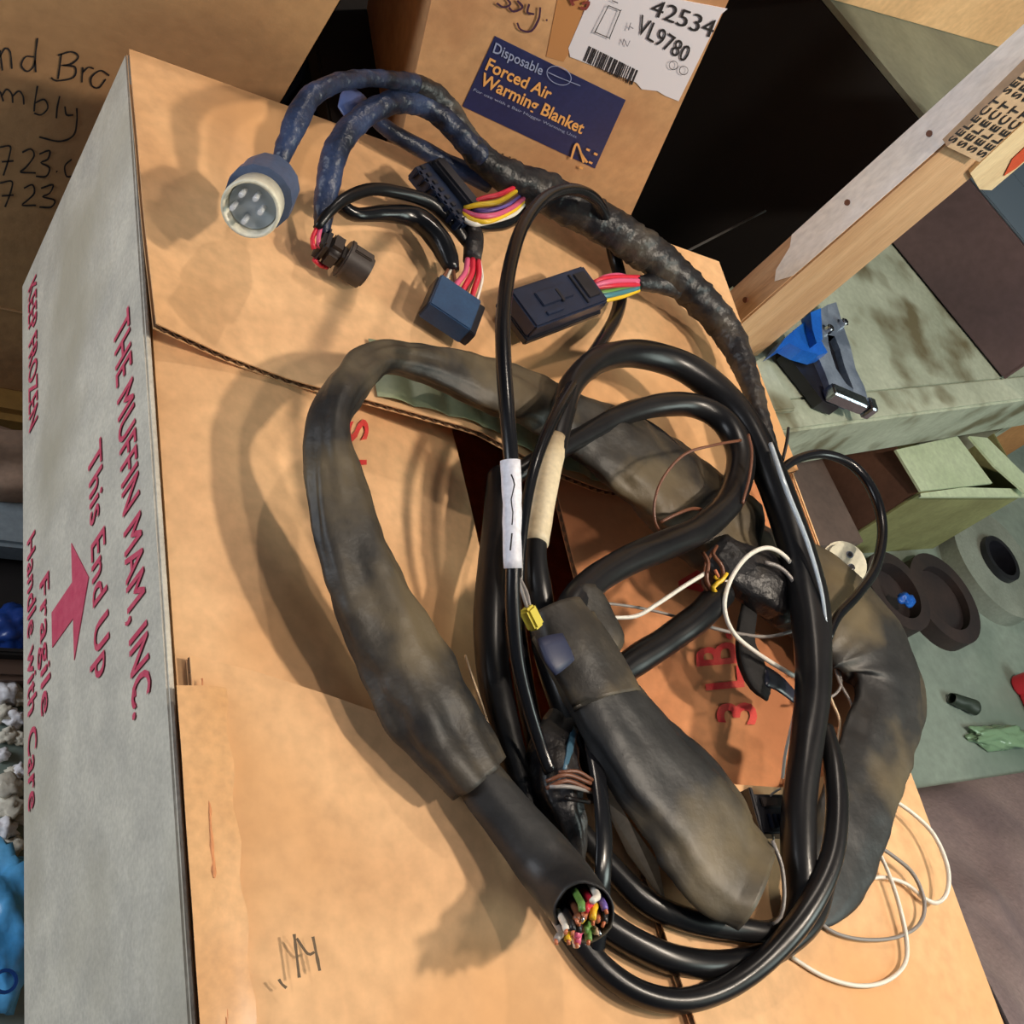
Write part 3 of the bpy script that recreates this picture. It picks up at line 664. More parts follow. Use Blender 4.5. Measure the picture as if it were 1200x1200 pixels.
# brown carton left of it
g4 = P(1000, 640, -.42); Mq = Matrix(((gx.x, gy.x, 0, g4[0]), (gx.y, gy.y, 0, g4[1]), (0, 0, 1, FZ), (0, 0, 0, 1)))
carton('cardboard_box', 'dull brown cardboard box partly behind the sleeve on the floor', Mq @ Matrix.Translation((-.11, .17, 0)), (.24, .34, .09), mat('dull_brown_board', srgb(118, 98, 90), .8, col2=srgb(100, 84, 78), scale=7))
# grey disc with slot and dark drums on the floor
dc = P(1160, 662, FZ+.02)
ds = empty('brake_drum', (dc[0], dc[1], FZ), 'pale grey round drum with a dark hub opening on the floor', 'drum')
b = bmesh.new(); ring(b, (0, 0, .018), .115, .045, .036, 48); bmo('rim', b, mat('cast_grey', srgb(146, 152, 142), .6, col2=srgb(124, 130, 120), scale=14, bump=.2, bscale=50), ds, Matrix.Translation(Vector((dc[0], dc[1], FZ))), autos=True)
b = bmesh.new(); ring(b, (0, 0, .024), .046, .036, .048, 32); bmo('hub_ring', b, blackplast, ds, Matrix.Translation(Vector((dc[0], dc[1], FZ))), autos=True)
b = bmesh.new(); cyl(b, (0, 0, .004), .036, .008); bmo('hub_floor', b, blackplast, ds, Matrix.Translation(Vector((dc[0], dc[1], FZ))), autos=True)
for i, (x, y, r_, h_) in enumerate(((1100, 705, .085, .03), (1040, 700, .07, .05))):
    c_ = P(x, y, FZ+h_/2)
    b = bmesh.new(); ring(b, (0, 0, h_/2), r_, r_*.7, h_, 40); cyl(b, (0, 0, h_*.3), r_*.69, h_*.5)
    tag(bmo('dark_drum', b, mat('rusty_dark', srgb(58, 44, 42), .7, col2=srgb(40, 32, 34), scale=14), None, Matrix.Translation(Vector((c_[0], c_[1], FZ))), autos=True), ['dark rusty drum on the floor in front of the greenish box', 'black drum on the floor nearer the sleeve'][i], 'drum')
lump('blue_rag', 'small blue scrap beside the dark drum on the floor', 'scrap', P(1062, 702, FZ+.062), (.018, .011, .008), bluetool, 5, .3, 3)
# hose stub on the floor
hs = [P(x, y, FZ+.011) for x, y in ((1115, 818), (1130, 824), (1143, 830))]
tag(tube('hose_stub', [[*hs[0], .009], [*hs[1], .011], [*hs[2], .012]], mat('dark_green_rubber', srgb(44, 54, 46), .5), None, world=True, hollow=True, wr=.08), 'short dark green hose stub on the floor', 'hose')
rp = P(1204, 800, FZ+.02); b = bmesh.new(); cyl(b, (0, 0, .02), .02, .04, 'Z', .017, bev=.004); bx(b, (0, -.03, .008), (.02, .05, .016), .004)
tag(bmo('red_cap', b, mat('red_plastic', srgb(190, 40, 52), .4), None, Matrix.Translation(Vector((rp[0], rp[1], FZ))), autos=True), 'red cap on the floor at the right edge', 'cap')
# mauve cloth by the box
def clothf(u, v):
    x = .765+1.25*u; y = -.42+(.84)*v
    edge = min(1, (1-v)*4.5)**.6*min(1, u*14+.15)
    z = FZ+.006+(.34*math.exp(-((u-.02)/.55)**2)+.05)*edge*(1-.45*v)
    z += .03*noise.noise(Vector((x*5, y*5, 0)))*edge+.012*noise.noise(Vector((x*16, y*9, 3)))*edge
    y2 = y-.15*(1-u)*v-.05*u*v-.05*u*(1-v)
    return (x, y2, z)
b_ = sheet('work_cloth', clothf, 60, 50, .004, cloth, None); tag(b_, 'dull mauve work cloth heaped beside the right edge of the big box', 'cloth')
tube('seam', [[*(np.array(clothf(.30+.02*math.sin(k), .25+.07*k))+[0, 0, .002]), .0022] for k in range(8)], mat('dark_seam', srgb(58, 50, 54), .9), b_, world=True)
# shiny green film on the floor
gsx = P(1175, 862, FZ+.01); lump('plastic_film', 'shiny green plastic film on the floor beyond the cloth', 'film', (gsx[0], gsx[1], FZ+.008), (.09, .02, .012), mat('green_gloss', srgb(120, 150, 120), .12, bump=.6, bscale=40), 6, .3)

# ------------------------------------------------------------------ left floor clutter
def floorpt(x, y, z=0.): q = P(x, y, FZ+z); return Vector(tuple(q))
pl = empty('metal_plate', floorpt(10, 622), 'pale blue grey metal plate on the floor left of the big box', 'plate')
c_ = floorpt(-10, 612, .03); b = bmesh.new(); bx(b, (0, 0, 0), (.22, .06, .03), .004); bmo('plate', b, mat('blue_grey_metal', srgb(150, 164, 172), .45, col2=srgb(130, 144, 152), scale=12), pl, Matrix.Translation(c_))
lump('cloth_bundle', 'pinkish grey cloth bundle below the ochre pad', 'cloth', floorpt(-5, 556, .035), (.11, .035, .05), mat('pinkgrey', srgb(150, 124, 104), .8, col2=srgb(120, 98, 82), scale=16), 4, .2)
bn = empty('black_bin', floorpt(0, 700), 'black plastic tray beside the bottom edge of the big box', 'tray')
c_ = floorpt(-6, 706, .006); M_ = Matrix.Translation(Vector((c_.x, c_.y, FZ)))
b = bmesh.new(); bx(b, (0, 0, .004), (.24, .12, .008), .002); bmo('tray_floor', b, dark, bn, M_)
for y_ in (-.06, .06):
    b = bmesh.new(); bx(b, (0, y_, .02), (.24, .006, .032), .002); bmo('tray_wall', b, dark, bn, M_)
for x_ in (-.12, .12):
    b = bmesh.new(); bx(b, (x_, 0, .02), (.006, .114, .032), .002); bmo('tray_wall', b, dark, bn, M_)
lump('blue_ball', 'crumpled blue wrapper in the black tray', 'wrapper', floorpt(12, 738, .02), (.024, .02, .02), mat('deep_blue', srgb(30, 60, 130), .3), 8, .2)
b = bmesh.new(); bx(b, (0, 0, .012), (.2, .025, .024), .004); tag(bmo('brown_batten', b, mat('brown_wood', srgb(92, 70, 58), .7), None, Matrix.Translation(floorpt(0, 792, .0))), 'brown wooden batten between tray and foam rubble', 'batten')
k = 0
FP = [(6, 812, 13), (22, 818, 9), (4, 836, 9), (18, 842, 10), (9, 862, 8), (24, 866, 7), (3, 884, 7), (14, 905, 6), (8, 925, 15), (22, 905, 8), (12, 948, 13), (24, 958, 8), (4, 972, 12), (16, 992, 9), (8, 1012, 9), (20, 1030, 8), (22, 1058, 7), (24, 1080, 6)]
ORD = 'first second third fourth fifth sixth seventh eighth ninth tenth eleventh twelfth thirteenth fourteenth fifteenth sixteenth seventeenth eighteenth'.split()
for x, y, r_ in FP:
    s_ = r_*.00075*1.15
    place = '%s from the batten' % ORD[k]
    o = lump('foam_chunk', '', '', floorpt(x, y, s_*.75), (s_, s_*.9, s_), foam if k % 3 else mat('white_foam', srgb(232, 230, 232), .7, bump=.6, bscale=60), k*1.7, .3, 3, 2.)
    tag(o, 'dirty off-white foam chunk in the rubble left of the big box, '+place, 'foam', 'foam rubble on the floor'); k += 1
bgp = floorpt(-6, 1090, .02)
bg = lump('blue_bag', 'crumpled sky blue plastic bag at the bottom left', 'bag', bgp, (.034, .058, .035), bluebag, 11, .16, 4, 2.4)
b = bmesh.new(); ring(b, (0, 0, 0), .009, .0065, .002, 20); bmo('printed_ring', b, mat('ring_blue', srgb(24, 70, 140), .4), bg, Matrix.Translation(Vector(tuple(P(6, 1150, FZ+.05)))))

# ================================================================== the cables
# rows: px, py, height above the carton top in mm, half width in px, optional flatness
def wires(par, specs, name='wire'):
    for m_, pts in specs: tube(name, pts, m_, par, seg=8, step=.003)
# ---- long dusty sleeve arcing from lower left over the top and down the right side
ls = empty('rubber_sleeve', P(560, 915, 6), 'long dusty rubber sleeve arching from lower left round to the right edge', 'sleeve')
tube('sleeve', [(558, 914, 20, 41, .7), (536, 880, 22, 44, .62), (505, 832, 24, 47, .6), (470, 770, 26, 47, .6), (436, 705, 30, 45, .6), (412, 645, 36, 40, .6),
    (397, 585, 42, 34, .65), (389, 530, 46, 28, .8), (391, 487, 48, 24, .9), (410, 448, 46, 24, .9), (441, 422, 42, 19, .9), (478, 422, 38, 20, .8), (520, 432, 34, 24, .7),
    (575, 453, 28, 30, .6), (630, 474, 22, 31, .55), (690, 508, 18, 38, .5), (750, 548, 14, 47, .45), (815, 596, 10, 48, .45), (872, 640, 8, 46, .5)],
    rubber, ls, hollow=True, folds=.16, seg=36, step=.0025, seed=2.2, wr=.02, wf=40)
tube('sleeve', [(862, 640, 6, 40, .5), (915, 676, 8, 46, .45), (965, 708, 12, 50, .4), (1010, 752, 16, 50, .36), (1034, 792, 18, 42, .34), (1040, 824, 18, 41, .34), (1030, 868, 17, 42, .32), (1008, 935, 14, 47, .3), (985, 1000, 10, 44, .3), (962, 1052, 8, 30, .3), (940, 1080, 6, 18, .3)],
    rubber2, ls, folds=.12, seg=36, step=.003, seed=5.5, ridge=.08)
# cut cable coming out of the cuff
cc_ = tube('inner_cable', [(552, 900, 20, 28, .8), (572, 928, 22, 31, .85), (604, 968, 24, 33, .85), (636, 1008, 27, 37, .85), (660, 1038, 35, 38, .9), (675, 1057, 46, 38, .95), (684, 1070, 58, 37, 1.)], rubber2, ls, hollow=True, folds=.05, seg=28, step=.003, seed=9.)
cc_['label'] = 'cut off black cable end full of coloured wires'
ends = [(wyel, 0, -.1, 20), (wyel, 17, -8, 22), (wwht, -28, 2, 18), (wwht, 22, -20, 16), (wpink, -14, 8, 24), (wgrn, 6, 12, 24), (wgrn, -2, -20, 12), (wred, 12, -14, 16), (wcop, 2, -6, 20),
        (wvio, 28, -8, 14), (wblk, -20, -2, 20), (wbrn, -8, -6, 20), (wgry, -34, 14, 12), (wpink, -8, 18, 22), (wyel, -26, 16, 20), (wblk, 30, 6, 16), (wgrn, 2, 24, 18), (wcop, 20, 8, 18), (wwht, -18, 26, 12), (wtan, 12, 26, 10), (wblk, -6, 4, 20), (wbrn, 10, 2, 18)]
random.seed(4)
for m_, ox, oy, ln_ in ends:
    cx, cy = 684+ox*.80+oy*.10, 1072+oy*.80-ox*.30
    k = ln_*.5; jx, jy = random.uniform(-7, 5), random.uniform(-3, 6)
    hh = 59-oy*.35
    tube('wire', [(cx-8, cy-14, hh-14, 4.2), (cx, cy, hh+2, 4.6), (cx+jx*.5, cy+k*.5, hh+7, 4.5), (cx+jx, cy+k+jy, hh+8, 4.2)], m_, cc_, seg=9, step=.002)
    if random.random() < .6:
        tube('copper_strand', [(cx+jx, cy+k+jy-2, hh+8, 2.6), (cx+jx+random.uniform(-3, 3), cy+k+jy+5, hh+8, 2.2)], wcop if random.random() < .6 else metal, cc_, seg=7, step=.0015)

# ---- wide flat sleeve in the middle
fs = empty('flat_sleeve', P(800, 940, 5), 'wide flattened grey sleeve lying diagonally below the centre, open at its lower end', 'sleeve')
tube('sleeve', [(660, 733, 44, 38, .5), (690, 788, 44, 39, .45), (722, 838, 43, 44, .4), (764, 895, 40, 53, .34), (812, 950, 38, 60, .3), (848, 1002, 36, 58, .28), (870, 1024, 36, 54, .32), (888, 1038, 38, 50, .4)],
    rubber2, fs, hollow=True, folds=.09, seg=40, step=.0025, seed=12.3)
tube('cuff', [(650, 715, 45, 34, .6), (672, 752, 47, 41, .52), (704, 806, 46, 41, .47), (712, 822, 46, 41, .46)], rubber, fs, hollow=True, folds=.05, seg=32, step=.0025, seed=3.3, ridge=.05)
tube('torn_collar', [(683, 690, 46, 19, .7), (690, 716, 45, 26, .4), (692, 742, 43, 35, .35), (688, 768, 41, 26, .35)], rubber, fs, hollow=True, folds=.14, seg=24, step=.0025, seed=6.)
tube('rim_wire', [(905, 985, 42, 2.4), (916, 1015, 40, 2.6), (919, 1050, 36, 2.6), (915, 1074, 32, 2.6), (905, 1083, 28, 2.4)], wgry, fs, seg=8)
bp_ = tube('blue_patch', [(644, 746, 58, 16, .3), (654, 768, 58, 17, .3), (662, 782, 57, 15, .3)], mat('blue_tape', srgb(44, 50, 76), .5), fs, seg=20)

# ---- taped wiring harness
wh = empty('wiring_harness', P(640, 225, 10), 'black taped wiring harness with five plugs curving across the top of the box', 'harness')
trunk = tube('trunk', [(470, 93, 72, 11), (500, 106, 66, 14), (525, 130, 58, 15), (545, 163, 50, 16), (572, 192, 44, 18), (605, 212, 40, 22), (640, 227, 38, 25), (685, 250, 40, 25), (735, 279, 40, 24), (780, 313, 36, 23), (820, 350, 30, 21), (850, 385, 26, 19),
    (868, 420, 26, 16), (882, 458, 28, 13), (893, 500, 28, 12), (905, 540, 24, 12), (922, 590, 22, 12), (938, 640, 20, 12), (952, 690, 18, 12), (962, 730, 14, 11)], tape, wh, tp=.07, pitch=.013, wr=.07, wf=120, seg=26, step=.0016)
tube('branch', [(485, 98, 70, 13), (455, 93, 74, 11), (425, 92, 77, 11), (392, 98, 78, 12), (362, 116, 75, 14), (346, 145, 68, 15), (336, 170, 62, 13), (325, 195, 55, 10), (318, 208, 52, 9)], tapeb, wh, tp=.06, pitch=.014, wr=.07, wf=120, seg=22, step=.0018)
tube('branch', [(565, 186, 46, 15), (530, 148, 54, 15), (500, 125, 58, 14), (468, 119, 60, 15), (436, 130, 58, 15), (408, 154, 52, 16), (391, 185, 44, 16), (384, 220, 34, 14), (379, 252, 26, 12), (378, 275, 20, 9)], tapeb, wh, tp=.06, pitch=.016, wr=.07, wf=120, seg=22, step=.0018)
tube('branch', [(425, 125, 30, 8), (455, 152, 28, 10), (500, 178, 26, 11), (535, 196, 26, 11), (575, 214, 28, 13)], tapeb, wh, wr=.05, seg=16)
# flat blue tape end
tube('tape_end', [(418, 108, 52, 14, .25), (412, 124, 50, 16, .25), (424, 140, 46, 12, .25)], mat('blue_tape_light', srgb(74, 92, 140), .35, bump=.3, bscale=40), wh, seg=18)
# thin pair of cables from the grey-black oval plug
tube('branch', [(371, 268, 24, 5), (384, 250, 30, 7), (404, 233, 34, 8), (436, 222, 34, 8), (470, 226, 32, 8), (505, 238, 30, 8.5), (530, 262, 26, 8), (552, 292, 20, 6)], cable, wh, wr=.05, seg=16)
tube('branch', [(398, 240, 24, 9), (418, 252, 22, 9), (450, 250, 22, 10), (486, 254, 22, 13), (512, 278, 22, 14), (525, 303, 21, 12), (530, 318, 20, 8)], vinyl, wh, wr=.09, wf=60, seg=18)
tube('branch', [(548, 258, 26, 11), (554, 278, 24, 12), (553, 305, 22, 11)], tape, wh, wr=.08, seg=16)
tube('branch', [(548, 262, 22, 6), (575, 265, 20, 7), (600, 258, 20, 8), (628, 240, 24, 8)], vinyl, wh, wr=.05, seg=14)
tube('branch', [(744, 332, 26, 9), (770, 332, 27, 12), (795, 338, 30, 13)], tape, wh, tp=.1, wr=.05, seg=18)
# round plug with white insert and five pins
q0 = P(319, 211, .047); q1 = P(301, 235, .062); ax = q1-q0
rp_ = tube('round_plug', [[*(q0-ax*.25), .0085], [*(q0+ax*.05), .015], [*(q0+ax*.2), .0185], [*(q0+ax*.8), .0195], [*(q0+ax*.9), .0195]], greycon, wh, world=True, seg=14, wr=.02, step=.003)
rp_.data.set_sharp_from_angle(angle=math.radians(32))
rp_['label'] = 'grey blue round plug body'
Mp_ = frame(q0+ax*1.25, ax)
b = bmesh.new()
vs_ = []; SG = 36
for kx, rr in ((-.012, .0158), (.0055, .0168), (.0072, .0163), (.0068, .0146), (-.006, .0140)):
    vs_.append([b.verts.new((kx, rr*math.cos(2*math.pi*j/SG), rr*math.sin(2*math.pi*j/SG))) for j in range(SG)])
for i in range(4):
    for j in range(SG): b.faces.new((vs_[i][j], vs_[i][(j+1) % SG], vs_[i+1][(j+1) % SG], vs_[i+1][j]))
b.faces.new(vs_[4]); b.faces.new(vs_[0][::-1])
o = bmo('insert', b, cream, rp_, Mp_, smooth=True); o['label'] = 'cream white insert'
b = bmesh.new(); cyl(b, (-.004, 0, 0), .0136, .005, 'X', seg=28); bmo('insert_face', b, clear, rp_, Mp_, autos=True)
for a_d in (20, 80, 140, 215, 290):
    a = math.radians(a_d); b = bmesh.new(); cyl(b, (.004, -.002+.0078*math.cos(a), .0078*math.sin(a)), .0016, .013, 'X', seg=10, bev=.0005); bmo('pin', b, mat('pin_metal', srgb(224, 226, 230), .25, .3), rp_, Mp_, autos=True)
# oval grey-black plug
q0 = P(383, 290, .018); q1 = P(424, 316, .017); M_ = frame(q0, q1-q0); L_ = float(np.linalg.norm(q1-q0))
b = bmesh.new(); bx(b, (L_*.18, 0, 0), (L_*.62, .021, .019), .005, seg=3)
op = bmo('oval_plug', b, brownplast, wh, M_, autos=True)
b = bmesh.new(); cyl(b, (L_*.80, 0, 0), .0122, L_*.70, 'X', seg=28, bev=.002); cyl(b, (L_*.52, 0, 0), .0132, .004, 'X', seg=28, bev=.001); bx(b, (L_*1.02, .0, -.0118), (.008, .007, .004), .0008); bx(b, (L_*.8, .0, .0118), (L_*.5, .006, .003), .0008); bmo('shroud', b, mat('plug_shroud', srgb(60, 50, 46), .45, col2=srgb(72, 62, 56), scale=30), op, M_, autos=True)
b = bmesh.new(); bx(b, (-L_*.12, 0, 0), (.006, .020, .018), .0025); bmo('seal', b, blackplast, op, M_, autos=True)
wires(op, [(wred, [(372, 266, 24, 2.6), (366, 280, 22, 3), (368, 292, 19, 3)]), (wpink, [(376, 266, 24, 2.6), (373, 280, 24, 3), (374, 290, 20, 3)]), (wred, [(368, 304, 12, 3), (376, 311, 9, 3), (384, 313, 8, 3)])])
# long black plug with ribs
q0 = P(498, 203, .030); q1 = P(543, 258, .028); M_ = frame(q0, q1-q0); L_ = float(np.linalg.norm(q1-q0))
b = bmesh.new(); bx(b, (L_/2, 0, 0), (L_*1.22, .026, .013), .0015)
k1 = bmo('long_plug', b, blueplast, wh, M_, autos=True)
b = bmesh.new(); bx(b, (L_*.46, .008, .009), (L_*1.02, .012, .008), .002); bx(b, (L_*.46, .003, .0065), (L_*1.1, .0015, .003)); bmo('latch_cover', b, blackplast, k1, M_, autos=True)
for i in range(8):
    b = bmesh.new(); bx(b, (-L_*.04+i*L_*.155, -.0145, .0035), (.0035, .0045, .010), .0006); bmo('rib', b, blueplast, k1, M_, autos=True)
for i in range(8):
    b = bmesh.new(); bx(b, (-L_*.04+i*L_*.155, -.007, .0068), (.0034, .0045, .0016), .0004); bmo('terminal_slot', b, blackplast, k1, M_, autos=True)
wires(k1, [(wred, [(548, 240, 36, 3), (565, 233, 42, 3.4), (585, 228, 46, 3.4), (606, 218, 40, 3)]), (wyel, [(544, 244, 35, 3), (560, 240, 42, 3.3), (585, 236, 46, 3.3), (610, 220, 38, 3)]), (wpink, [(543, 247, 34, 3), (560, 253, 40, 3.4), (580, 252, 44, 3.4), (602, 242, 42, 3), (618, 228, 34, 3)]),
    (wyel, [(541, 250, 33, 3), (556, 258, 38, 3), (575, 259, 42, 3), (602, 246, 40, 3), (616, 232, 32, 3)]), (wwht, [(538, 253, 32, 3), (552, 262, 36, 3.2), (565, 262, 38, 3), (600, 252, 36, 3), (616, 236, 30, 3)]), (wbrn, [(546, 240, 32, 3), (568, 240, 38, 3.4), (590, 238, 42, 3.2), (614, 222, 34, 3)]), (wvio, [(546, 244, 30, 3), (566, 247, 38, 3), (592, 242, 42, 3), (614, 226, 34, 3)])])
# square blue plug
q0 = P(534, 345, .020); q1 = P(516, 391, .018); M_ = frame(q0, q1-q0)
b = bmesh.new(); bx(b, (.0155, 0, 0), (.032, .033, .016), .0008); k2 = bmo('square_plug', b, bluecon, wh, M_, autos=True)
b = bmesh.new(); bx(b, (.0155, .0185, -.001), (.030, .006, .014), .0006); bx(b, (.0155, -.0165, -.001), (.030, .002, .012), .0004); bmo('side_latch', b, blackplast, k2, M_, autos=True)
b = bmesh.new(); bx(b, (.0155, .0215, -.002), (.026, .0016, .010), .0003); bmo('side_window', b, brownplast, k2, M_, autos=True)
wires(k2, [(wbrn, [(525, 316, 21, 2), (516, 330, 20, 2), (512, 341, 19, 2)]), (wwht, [(528, 316, 21, 2), (523, 330, 20, 2), (521, 343, 19, 2)]), (wpink, [(548, 304, 24, 3.4), (545, 320, 26, 3.4), (535, 333, 26, 3.4), (528, 344, 22, 3)]),
    (wred, [(554, 304, 25, 3.4), (553, 320, 27, 3.6), (545, 335, 26, 3.4), (538, 347, 22, 3)]), (wred, [(560, 305, 24, 3.6), (561, 322, 26, 3.6), (556, 338, 24, 3.6), (552, 352, 20, 3.2)]), (wwht, [(562, 306, 22, 2), (565, 325, 23, 2), (562, 340, 21, 2), (558, 354, 19, 2)]),
    (wbrn, [(531, 316, 21, 2.4), (533, 330, 24, 2.4), (536, 345, 21, 2.4)]), (wbrn, [(556, 304, 22, 2.4), (555, 322, 23, 2.4), (548, 340, 22, 2.4), (544, 350, 20, 2.4)]), (wpink, [(536, 344, 22, 3), (530, 335, 26, 3), (524, 345, 21, 3)])])
# big black plug at right
q0 = P(608, 368, .022); q1 = P(692, 338, .026); M_ = frame(q0, q1-q0); L_ = float(np.linalg.norm(q1-q0))
b = bmesh.new(); bx(b, (L_/2, 0, 0), (L_*1.02, .034, .014), .0015); k3 = bmo('flat_plug', b, blueplast, wh, M_, autos=True)
b = bmesh.new(); bx(b, (L_*.5, -.001, -.009), (L_*1.06, .036, .006), .001); bx(b, (L_*.985, -.013, -.004), (.008, .008, .012), .001); bmo('base_tray', b, blackplast, k3, M_, autos=True)
b = bmesh.new(); bx(b, (L_*.74, 0, .0074), (.0022, .026, .002), .0003); bx(b, (L_*.87, .001, .0075), (L_*.16, .022, .0016), .0005); bmo('raised_rib', b, blackplast, k3, M_, autos=True)
b = bmesh.new(); bx(b, (L_*.42, .002, .0075), (L_*.42, .012, .0018), .0006); bx(b, (L_*.30, -.010, .0075), (L_*.22, .003, .0018), .0004); bmo('snap_tab', b, blueplast, k3, M_, autos=True)
b = bmesh.new(); bx(b, (L_*.47, 0, .0076), (.003, .011, .0026), .0003); bmo('slot', b, blackplast, k3, M_, autos=True)
wires(k3, [(wred, [(694, 332, 28, 3), (706, 327, 32, 3.2), (724, 325, 32, 3.2), (748, 325, 30, 3)]), (wpink, [(694, 336, 28, 3), (710, 331, 33, 3.2), (726, 329, 33, 3.2), (748, 329, 30, 3)]), (wpink, [(696, 334, 26, 3), (708, 325, 30, 3), (728, 323, 30, 3), (748, 332, 30, 3)]), (wred, [(696, 337, 27, 3), (714, 335, 31, 3), (730, 334, 31, 3), (748, 334, 29, 3)]),
    (wgrn, [(697, 344, 25, 3), (712, 342, 28, 3.2), (730, 338, 28, 3.2), (748, 336, 28, 3)]), (wteal, [(698, 348, 25, 3.2), (714, 346, 28, 3.4), (732, 342, 28, 3.4), (748, 338, 28, 3)]), (wyel, [(700, 354, 22, 3), (714, 351, 25, 3), (730, 347, 26, 3), (748, 340, 27, 3)])])

# ---- glossy thin loop with the white label
lc = empty('thin_cable', P(597, 600, 10), 'thin glossy black cable looping high above the harness with a white label', 'cable')
tube('cable', [(645, 905, 30, 8), (632, 870, 34, 8), (617, 820, 44, 8), (606, 770, 54, 8.5), (601, 710, 66, 9), (601, 650, 78, 8.5), (600, 590, 90, 8.5), (599, 540, 98, 9), (594, 480, 102, 9.5), (590, 420, 102, 9.5), (590, 370, 100, 9), (597, 315, 96, 8.5), (612, 266, 92, 8), (636, 234, 88, 7.5), (665, 222, 84, 7.5), (690, 228, 76, 7.5), (704, 244, 60, 7.5), (714, 275, 30, 7.5), (720, 300, 16, 8),
    (728, 335, 12, 8), (722, 370, 16, 8), (702, 405, 30, 8), (680, 438, 44, 8.5), (655, 478, 54, 7.5), (632, 530, 56, 7), (619, 580, 52, 6.5), (611, 640, 44, 6), (608, 690, 36, 6)], vinyl, lc, seg=16, step=.003)
o = tube('paper_label', [(598, 540, 98.3, 12.2), (599, 560, 95, 12), (600, 590, 90, 11.5), (600, 625, 83.5, 11), (601, 666, 75.5, 11)], white, lc, seg=20, wr=.05, wf=120); o['label'] = 'white wrapped label with pen marks'
tube('pen_mark', [(599, 556, 107, .9), (603, 568, 105, .9), (599, 585, 101, .8), (601, 600, 98, .8), (600, 615, 95, .8)], blackink, o, seg=6)
tube('pen_mark', [(600, 625, 93, 1.1), (598, 645, 89, 1.1)], blackink, o, seg=6)
# thick cable with ivory label, running over the top right and down the right side
ec = empty('thick_cable', P(625, 640, 10), 'thick black cable with ivory label arching over to the right and down', 'cable')
tube('cable', [(660, 770, 20, 15), (640, 728, 26, 15), (630, 690, 32, 17), (627, 645, 38, 14), (636, 580, 44, 14), (650, 520, 46, 15), (659, 485, 46, 15), (672, 448, 44, 15), (700, 423, 42, 16), (740, 414, 40, 17), (788, 424, 40, 18), (832, 450, 42, 19), (868, 490, 44, 19), (897, 545, 46, 20), (920, 600, 46, 21), (938, 660, 46, 22), (950, 725, 44, 24), (953, 800, 42, 22),
    (946, 870, 38, 21), (937, 940, 34, 21), (936, 1000, 30, 22), (938, 1050, 26, 22), (925, 1090, 22, 20)], cable, ec, seg=22, step=.003, wr=.05, wf=22)
o = tube('paper_label', [(649, 515, 46.6, 15.5), (643, 545, 46, 16.5), (636, 580, 44, 17), (631, 610, 41, 17), (627, 637, 39, 16)], ivory, ec, seg=22, wr=.04, wf=70); o['label'] = 'ivory tape label, stained on its left side'
tube('clear_strip', [(903, 520, 62, 3), (922, 575, 66, 3.4), (946, 635, 64, 3), (962, 690, 60, 2.4), (968, 730, 56, 2)], clear, ec, seg=8)
# outer black loop
oc = thing_tube('black_cable', 'black cable forming the outer loop along the bottom of the coil', 'cable', [(590, 560, -6, 20), (586, 610, 0, 20), (579, 660, 6, 19), (575, 720, 12, 20), (578, 790, 14, 20), (592, 860, 12, 19), (612, 930, 10, 17), (634, 1000, 8, 16), (650, 1055, 8, 16), (672, 1095, 8, 16), (708, 1137, 10, 16), (752, 1165, 12, 16), (800, 1173, 14, 16), (850, 1158, 18, 16), (900, 1122, 26, 16), (944, 1070, 36, 16), (973, 1010, 42, 15), (981, 950, 44, 14), (976, 895, 42, 13), (966, 855, 36, 12)],
    cable, seg=20, step=.003, wr=.04, wf=22)
thing_tube('black_cable', 'thick black cable under the outer loop at the bottom, above its lowest curve', 'cable', [(668, 1040, 6, 15), (700, 1076, 8, 18), (745, 1106, 10, 19), (795, 1126, 12, 19), (850, 1130, 12, 18), (905, 1116, 12, 17), (950, 1080, 12, 16), (968, 1030, 12, 14)], cable, seg=20, wr=.04, wf=22)
thing_tube('black_cable', 'black cable curving from the dark bundle under the lower lip of the flat sleeve', 'cable', [(655, 930, 8, 12), (675, 968, 10, 13), (712, 1012, 12, 14), (755, 1055, 14, 16), (805, 1078, 16, 16), (860, 1088, 18, 15), (905, 1090, 20, 13), (945, 1062, 14, 12)], cable, seg=18, wr=.04, wf=22)
# cable that enters the flat sleeve
thing_tube('black_cable', 'black cable looping at the upper centre right into the torn sleeve collar', 'cable', [(598, 560, 16, 12), (640, 535, 22, 13), (680, 512, 26, 13), (722, 489, 30, 13), (770, 475, 34, 14), (815, 476, 38, 15), (850, 496, 42, 16), (868, 535, 44, 17), (856, 585, 44, 17), (820, 620, 44, 17), (775, 641, 44, 18), (735, 658, 44, 18), (700, 678, 44, 18), (672, 708, 43, 20), (664, 740, 43, 20)], cable, seg=20, step=.003, wr=.05, wf=24)
thing_tube('thin_cable', 'thin black cable curving behind the brown wires at upper right', 'cable', [(690, 486, 14, 6), (722, 484, 18, 6), (760, 500, 20, 6.5), (795, 530, 22, 7), (820, 568, 22, 7), (830, 612, 22, 7)], vinyl, seg=12)
thing_tube('thin_cable', 'thin glossy black cable looping out past the right edge of the box', 'cable', [(900, 590, 30, 5), (908, 562, 36, 5), (930, 540, 42, 5.4), (965, 532, 46, 5.6), (1000, 546, 48, 6), (1024, 578, 48, 6.5), (1034, 620, 46, 6.5), (1026, 665, 44, 6.5), (1004, 698, 44, 6), (982, 722, 44, 6), (970, 748, 42, 5.5)], vinyl, seg=12)
